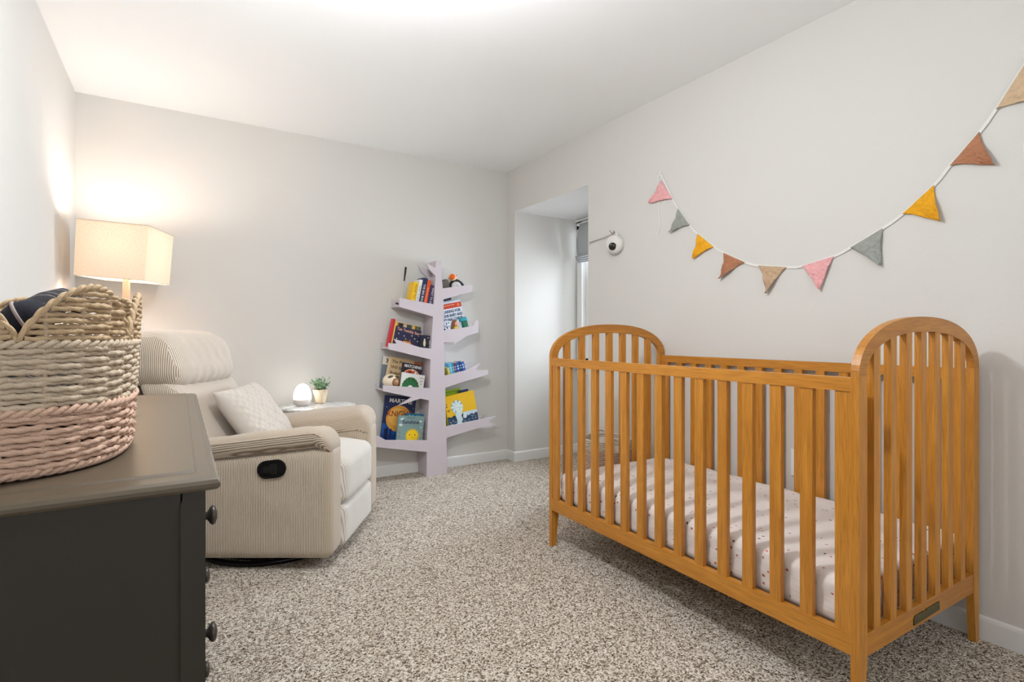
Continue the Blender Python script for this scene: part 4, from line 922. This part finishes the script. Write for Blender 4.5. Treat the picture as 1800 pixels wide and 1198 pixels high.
def stripes():
    m, nt, b = new_mat('striped_cloth'); tc = nt.nodes.new('ShaderNodeTexCoord'); w = nt.nodes.new('ShaderNodeTexWave'); w.bands_direction = 'Y'
    w.inputs['Scale'].default_value = 13; w.inputs['Distortion'].default_value = 1.2; nt.links.new(tc.outputs['Object'], w.inputs['Vector'])
    r = ramp(nt, [(0.0, (28, 27, 32)), (0.60, (34, 33, 38)), (0.68, (150, 132, 120)), (0.8, (30, 30, 44)), (1.0, (24, 24, 34))]); nt.links.new(w.outputs['Color'], r.inputs[0])
    nt.links.new(r.outputs[0], b.inputs['Base Color']); b.inputs['Roughness'].default_value = 0.85; return m
cl = thing('striped_cloth', 'dark navy striped cloth rolled up inside the rope basket', 'cloth', (-0.25, 1.22, 0.89))
def cdef(p): return p + Vector((0.006 * sin(p.y * 60), 0.006 * sin(p.x * 50 + p.z * 30), 0.010 * sin(p.x * 45) * sin(p.y * 38)))
b = MB(); b.rbox(0.0, 0.02, 0.060, 0.28, 0.34, 0.13, 0.06, (14, 16, 4), cdef); b.build('folded_layers', stripes(), cl)
b = MB(); b.tube([(-0.02, -0.06, 0.120), (0.018, -0.075, 0.160), (0.044, -0.070, 0.196), (0.064, -0.048, 0.220), (0.080, -0.028, 0.232), (0.092, -0.010, 0.228), (0.100, 0.0, 0.205)], [0.030, 0.034, 0.030, 0.024, 0.019, 0.016, 0.006], 18); b.build('rolled_edge', stripes(), cl)
b = MB(); b.tube([(0.010, -0.108, 0.160), (0.026, -0.104, 0.182), (0.044, -0.100, 0.200), (0.058, -0.094, 0.212), (0.066, -0.088, 0.214)], [0.012, 0.024, 0.026, 0.018, 0.006], 16); b.build('dark_knot', plain('navy_cloth', (22, 22, 34), 0.9, bump=0.5, bscale=80), cl)
b = MB(); b.tube([(0.040 - 0.012 * sin(a), -0.102 + 0.027 * cos(a), 0.196 + 0.024 * sin(a)) for a in [2 * pi * i / 20 for i in range(20)]], 0.0026, 6, closed=True); b.build('piping', plain('grey_piping', (150, 138, 134), 0.8), cl)

# ------------------------------------------------------------------ bunting on the right wall
bun = thing('bunting', 'fabric bunting of ten small pennants on a white tape hung on the right wall', 'bunting', (XR, 1.40, 1.60))
TP = [(2.179, 1.996), (2.089, 1.832), (2.05, 1.768), (1.968, 1.66), (1.917, 1.606), (1.811, 1.52), (1.754, 1.481), (1.631, 1.418), (1.56, 1.394), (1.418, 1.371), (1.346, 1.368), (1.209, 1.396), (1.144, 1.423), (1.024, 1.483), (0.955, 1.527), (0.852, 1.615), (0.805, 1.673), (0.72, 1.769), (0.677, 1.831), (0.604, 1.951), (0.53, 2.075)]
def catmull(P, n=6):
    out = []
    for i in range(len(P) - 1):
        p0 = P[max(0, i - 1)]; p1 = P[i]; p2 = P[i + 1]; p3 = P[min(len(P) - 1, i + 2)]
        for j in range(n):
            t = j / n; out.append(tuple(0.5 * (2 * p1[k] + (-p0[k] + p2[k]) * t + (2 * p0[k] - 5 * p1[k] + 4 * p2[k] - p3[k]) * t * t + (-p0[k] + 3 * p1[k] - 3 * p2[k] + p3[k]) * t ** 3) for k in (0, 1)))
    return out + [P[-1]]
def ribbon(b, P, w, x):
    L = catmull(P); rows = []
    for i, (y, z) in enumerate(L):
        a = L[max(0, i - 1)]; c_ = L[min(len(L) - 1, i + 1)]; d = Vector((c_[0] - a[0], c_[1] - a[1])).normalized(); n_ = Vector((-d.y, d.x)) * w / 2
        rows.append([Vector((x - th, y - 1.40 + s * n_.x, z - 1.60 + s * n_.y)) for s, th in ((1, 0), (-1, 0), (-1, 0.0016), (1, 0.0016))])
    b.grid(rows, closed_u=True, smooth=False)
TAPE = plain('white_tape', (226, 224, 218), 0.9, bump=0.3, bscale=300)
b = MB(); ribbon(b, TP, 0.011, -0.004); b.build('tape', TAPE, bun)
b = MB(); ribbon(b, [(2.179, 1.996), (2.200, 1.984), (2.199, 1.92), (2.196, 1.855), (2.195, 1.79), (2.188, 1.699), (2.208, 1.644)], 0.007, -0.0015); b.build('loose_tape_end', TAPE, bun)
b = MB(); b.lathe([(0.0005, -0.004), (0.007, -0.004), (0.006, -0.009), (0.0005, -0.012)], 12, Matrix.Translation((0, 0.779, 0.400)) @ Matrix.Rotation(pi / 2, 4, 'Y') @ Matrix.Diagonal((1, 1, -1, 1)) @ Matrix.Rotation(pi, 4, 'X')); b.build('wall_hook', WHITE, bun)
def gauze(n, c):
    m = plain('gauze_' + n, tuple(min(255, int(v * 1.08)) for v in c), 0.95, bump=1.0, bscale=75, vary=0.30)
    for nd in m.node_tree.nodes:
        if nd.type == 'BUMP': nd.inputs['Distance'].default_value = 0.009
    return m
FL = [('pink', (232, 172, 172), [(2.174, 1.957), (2.089, 1.832), (2.255, 1.838)]), ('sage grey', (154, 157, 150), [(2.05, 1.768), (1.968, 1.66), (2.108, 1.641)]),
      ('mustard', (232, 166, 30), [(1.917, 1.606), (1.814, 1.52), (1.939, 1.472)]), ('terracotta', (176, 122, 90), [(1.754, 1.481), (1.631, 1.418), (1.775, 1.348)]),
      ('tan', (194, 164, 134), [(1.56, 1.394), (1.418, 1.371), (1.514, 1.255)]), ('pink', (232, 172, 172), [(1.346, 1.368), (1.209, 1.396), (1.264, 1.256)]),
      ('sage grey', (154, 157, 150), [(1.144, 1.423), (1.024, 1.483), (1.024, 1.335)]), ('mustard', (232, 166, 30), [(0.954, 1.527), (0.852, 1.615), (0.827, 1.475)]),
      ('terracotta', (176, 122, 90), [(0.804, 1.673), (0.72, 1.769), (0.675, 1.64)]), ('tan', (206, 178, 146), [(0.675, 1.831), (0.600, 1.957), (0.545, 1.83)])]
for i, (nm, c, (a, q, tp)) in enumerate(FL):
    A_, B_, T_ = [Vector((0, p[0] - 1.40, p[1] - 1.60)) for p in (a, q, tp)]; rr = random.Random(i); N = 16; rows = []
    ph = rr.uniform(0, 6); mid = (A_ + B_) / 2
    for u in range(N + 1):
        t = u / N; row = []
        for v in range(N + 1):
            s = v / N; p = (A_.lerp(B_, s)).lerp(T_, t * 0.985)
            side = (s - 0.5) * 2
            p = p + (mid.lerp(T_, t) - p) * (0.20 * sin(pi * t) * (0.6 + 0.4 * sin(ph + 3 * t)))    # sides curl in
            lift = 0.007 + 0.014 * t + (0.004 * sin(s * 9 + ph + t * 3) + 0.003 * sin(t * 12 + ph) + 0.0022 * sin(s * 26 + t * 9 + ph) + 0.002 * sin(t * 31 - s * 14)) * min(1, t * 4) * (1 - 0.3 * t) + 0.010 * t * side * sin(ph)
            row.append(p + Vector((-max(0.003, lift), 0, 0)))
        rows.append(row)
    b = MB(); b.grid(rows); bmesh.ops.remove_doubles(b.bm, verts=b.bm.verts, dist=0.0001)
    o = b.build('pennant', gauze(nm.replace(' ', '_') + ('_light' if c == (206, 178, 146) else ''), c), bun); o['label'] = nm + ' gauze pennant'
    so_ = o.modifiers.new('thickness', 'SOLIDIFY'); so_.thickness = 0.0012

# ------------------------------------------------------------------ baby camera on the wall and its cable
cm = thing('baby_camera', 'white round baby camera with black lens mounted on the right wall beside the alcove', 'camera', (XR, 2.555, 1.636))
CW_ = plain('camera_white', (216, 212, 206), 0.45)
ax = Vector((-0.80, -0.42, -0.06)).normalized(); Q = Vector((0, 0, 1)).rotation_difference(ax).to_matrix().to_4x4()
b = MB(); b.lathe([(0.0005, 0.0), (0.042, 0.0), (0.044, 0.004), (0.044, 0.010), (0.0005, 0.010)], 28, Matrix.Rotation(-pi / 2, 4, 'Y')); b.build('wall_plate', plain('camera_plate', (120, 112, 106), 0.5), cm)
b = MB(); b.lathe([(0.0005, 0.006), (0.044, 0.006), (0.056, 0.012), (0.060, 0.024), (0.060, 0.040), (0.056, 0.052), (0.045, 0.060), (0.0005, 0.064)], 36, Q); bd_ = b.build('housing', CW_, cm)
M2 = Matrix.Translation(ax * 0.058 + Vector((0, 0.008, -0.012))) @ Vector((0, 0, 1)).rotation_difference(Vector((-0.62, -0.78, -0.22)).normalized()).to_matrix().to_4x4()
b = MB(); b.lathe([(0.026, -0.02), (0.0285, 0.006), (0.0285, 0.014), (0.025, 0.017), (0.0245, 0.014), (0.0005, 0.012)], 26, M2); ln = b.build('lens_barrel', CW_, cm)
b = MB(); b.lathe([(0.0245, 0.0135), (0.0235, 0.0165), (0.014, 0.019), (0.0005, 0.020)], 24, M2); b.build('lens', plain('lens_black', (34, 32, 28), 0.15), ln)
b = MB(); b.rbox(-0.016, -0.022, 0.058, 0.024, 0.018, 0.034, 0.007, (2, 2, 2)); b.build('bracket', CW_, cm)
b = MB(); b.tube([(-0.010, 0.278, 0.049), (-0.012, 0.20, 0.056), (-0.014, 0.10, 0.062), (-0.020, 0.03, 0.068), (-0.026, 0.00, 0.075), (-0.022, -0.02, 0.070)], 0.0030, 8); b.build('cable', plain('cable_grey', (176, 168, 160), 0.5), cm)
b = MB(); b.tube([(-0.018, 0.045, 0.098), (-0.022, 0.030, 0.088), (-0.030, 0.012, 0.076), (-0.034, 0.0, 0.066), (-0.028, -0.012, 0.078), (-0.022, 0.004, 0.090)], 0.0022, 6); b.build('cable_tie', plain('tie_dark', (92, 84, 78), 0.6), cm)
b = MB(); b.rbox(-0.006, 0.262, 0.050, 0.012, 0.012, 0.018, 0.004, (2, 2, 2)); b.build('cable_clip', WHITE, cm)

ot = thing('wall_outlet', 'white wall outlet low on the right wall behind the crib slats', 'outlet', (XR, 1.362, 0.478))
b = MB(); b.rbox(-0.003, 0, 0, 0.006, 0.074, 0.122, 0.0025, (1, 3, 4)); b.build('cover_plate', WHITE, ot)
for s in (-1, 1):
    b = MB(); b.lathe([(0.0005, 0.005), (0.0165, 0.005), (0.0165, 0.0075), (0.0005, 0.0075)], 24, Matrix.Translation((0, 0, s * 0.026)) @ Matrix.Rotation(-pi / 2, 4, 'Y')); r_ = b.build('receptacle', plain('receptacle_white', (214, 212, 208), 0.4), ot)
    b = MB()
    for y in (-0.006, 0.006): b.box(-0.0080, -0.0074, y - 0.001, y + 0.001, s * 0.026 - 0.001, s * 0.026 + 0.007)
    b.build('slots', BLACK, r_)

# ------------------------------------------------------------------ woven hamper beyond the crib
hp = thing('woven_hamper', 'woven blush rope hamper behind the far end of the crib', 'hamper', (2.190, 2.432, 0))
ROPEH = plain('hamper_rope', (226, 200, 186), 0.9, bump=0.6, bscale=300, vary=0.2); ROPEW = plain('hamper_rope_white', (236, 230, 220), 0.9, bump=0.6, bscale=300, vary=0.2)
def ring(b, R, z, r, par, n=150, a0=0, a1=2 * pi):
    full = abs(a1 - a0 - 2 * pi) < 1e-6; m = n if full else max(6, int(n * (a1 - a0) / (2 * pi)))
    b.tube([((R + 0.003 * cos(22 * a + par * pi)) * cos(a), (R + 0.003 * cos(22 * a + par * pi)) * sin(a), z) for a in [a0 + (a1 - a0) * i / (m if full else m - 1) for i in range(m)]], r, 6, closed=full)
b = MB()
for k in range(30):
    z = 0.012 + 0.0125 * k; R = 0.135 + 0.010 * z / 0.4; ring(b, R, z, 0.0066, k)
b.build('body_weave', ROPEH, hp)
b = MB()
gap = [(-2.35, -1.75), (0.8, 1.4)]
for k in range(3):
    z = 0.386 + 0.0125 * k
    for (a0, a1) in ((-1.70, 0.75), (1.45, 2 * pi - 2.40)): ring(b, 0.145, z, 0.0066, k, 150, a0, a1)
for k in range(2): ring(b, 0.146, 0.424 + 0.0125 * k, 0.0066, k)
b.build('rim_weave', ROPEW, hp)
b = MB()
for a0 in (-2.05, 1.10): b.tube([((0.150) * cos(a), 0.150 * sin(a), 0.432 + 0.030 * sin(pi * i / 14)) for i, a in enumerate([a0 - 0.30 + 0.60 * i / 14 for i in range(15)])], 0.008, 8)
b.build('handle', ROPEW, hp)
b = MB(); b.lathe([(0.0005, 0.006), (0.128, 0.006), (0.134, 0.02), (0.140, 0.38), (0.136, 0.38), (0.128, 0.03), (0.0005, 0.025)], 40); b.build('liner', plain('liner_cloth', (222, 204, 190), 0.9), hp)

# ------------------------------------------------------------------ unseen ceiling lamp, added to go with the overhead fill light
cf = thing('added_ceiling_lamp', 'added white ceiling lamp for fill light, on a short stem between dresser and crib', 'ceiling lamp', (0.48, 1.38, 2.445))
b = MB(); b.lathe([(0.0005, 0), (0.075, 0), (0.075, -0.02), (0.06, -0.028), (0.0005, -0.028)], 32); b.build('canopy', WHITE, cf)
b = MB(); b.lathe([(0.010, -0.028), (0.010, -0.27), (0.022, -0.275), (0.022, -0.315), (0.0005, -0.315)], 16); b.build('stem', WHITE, cf)
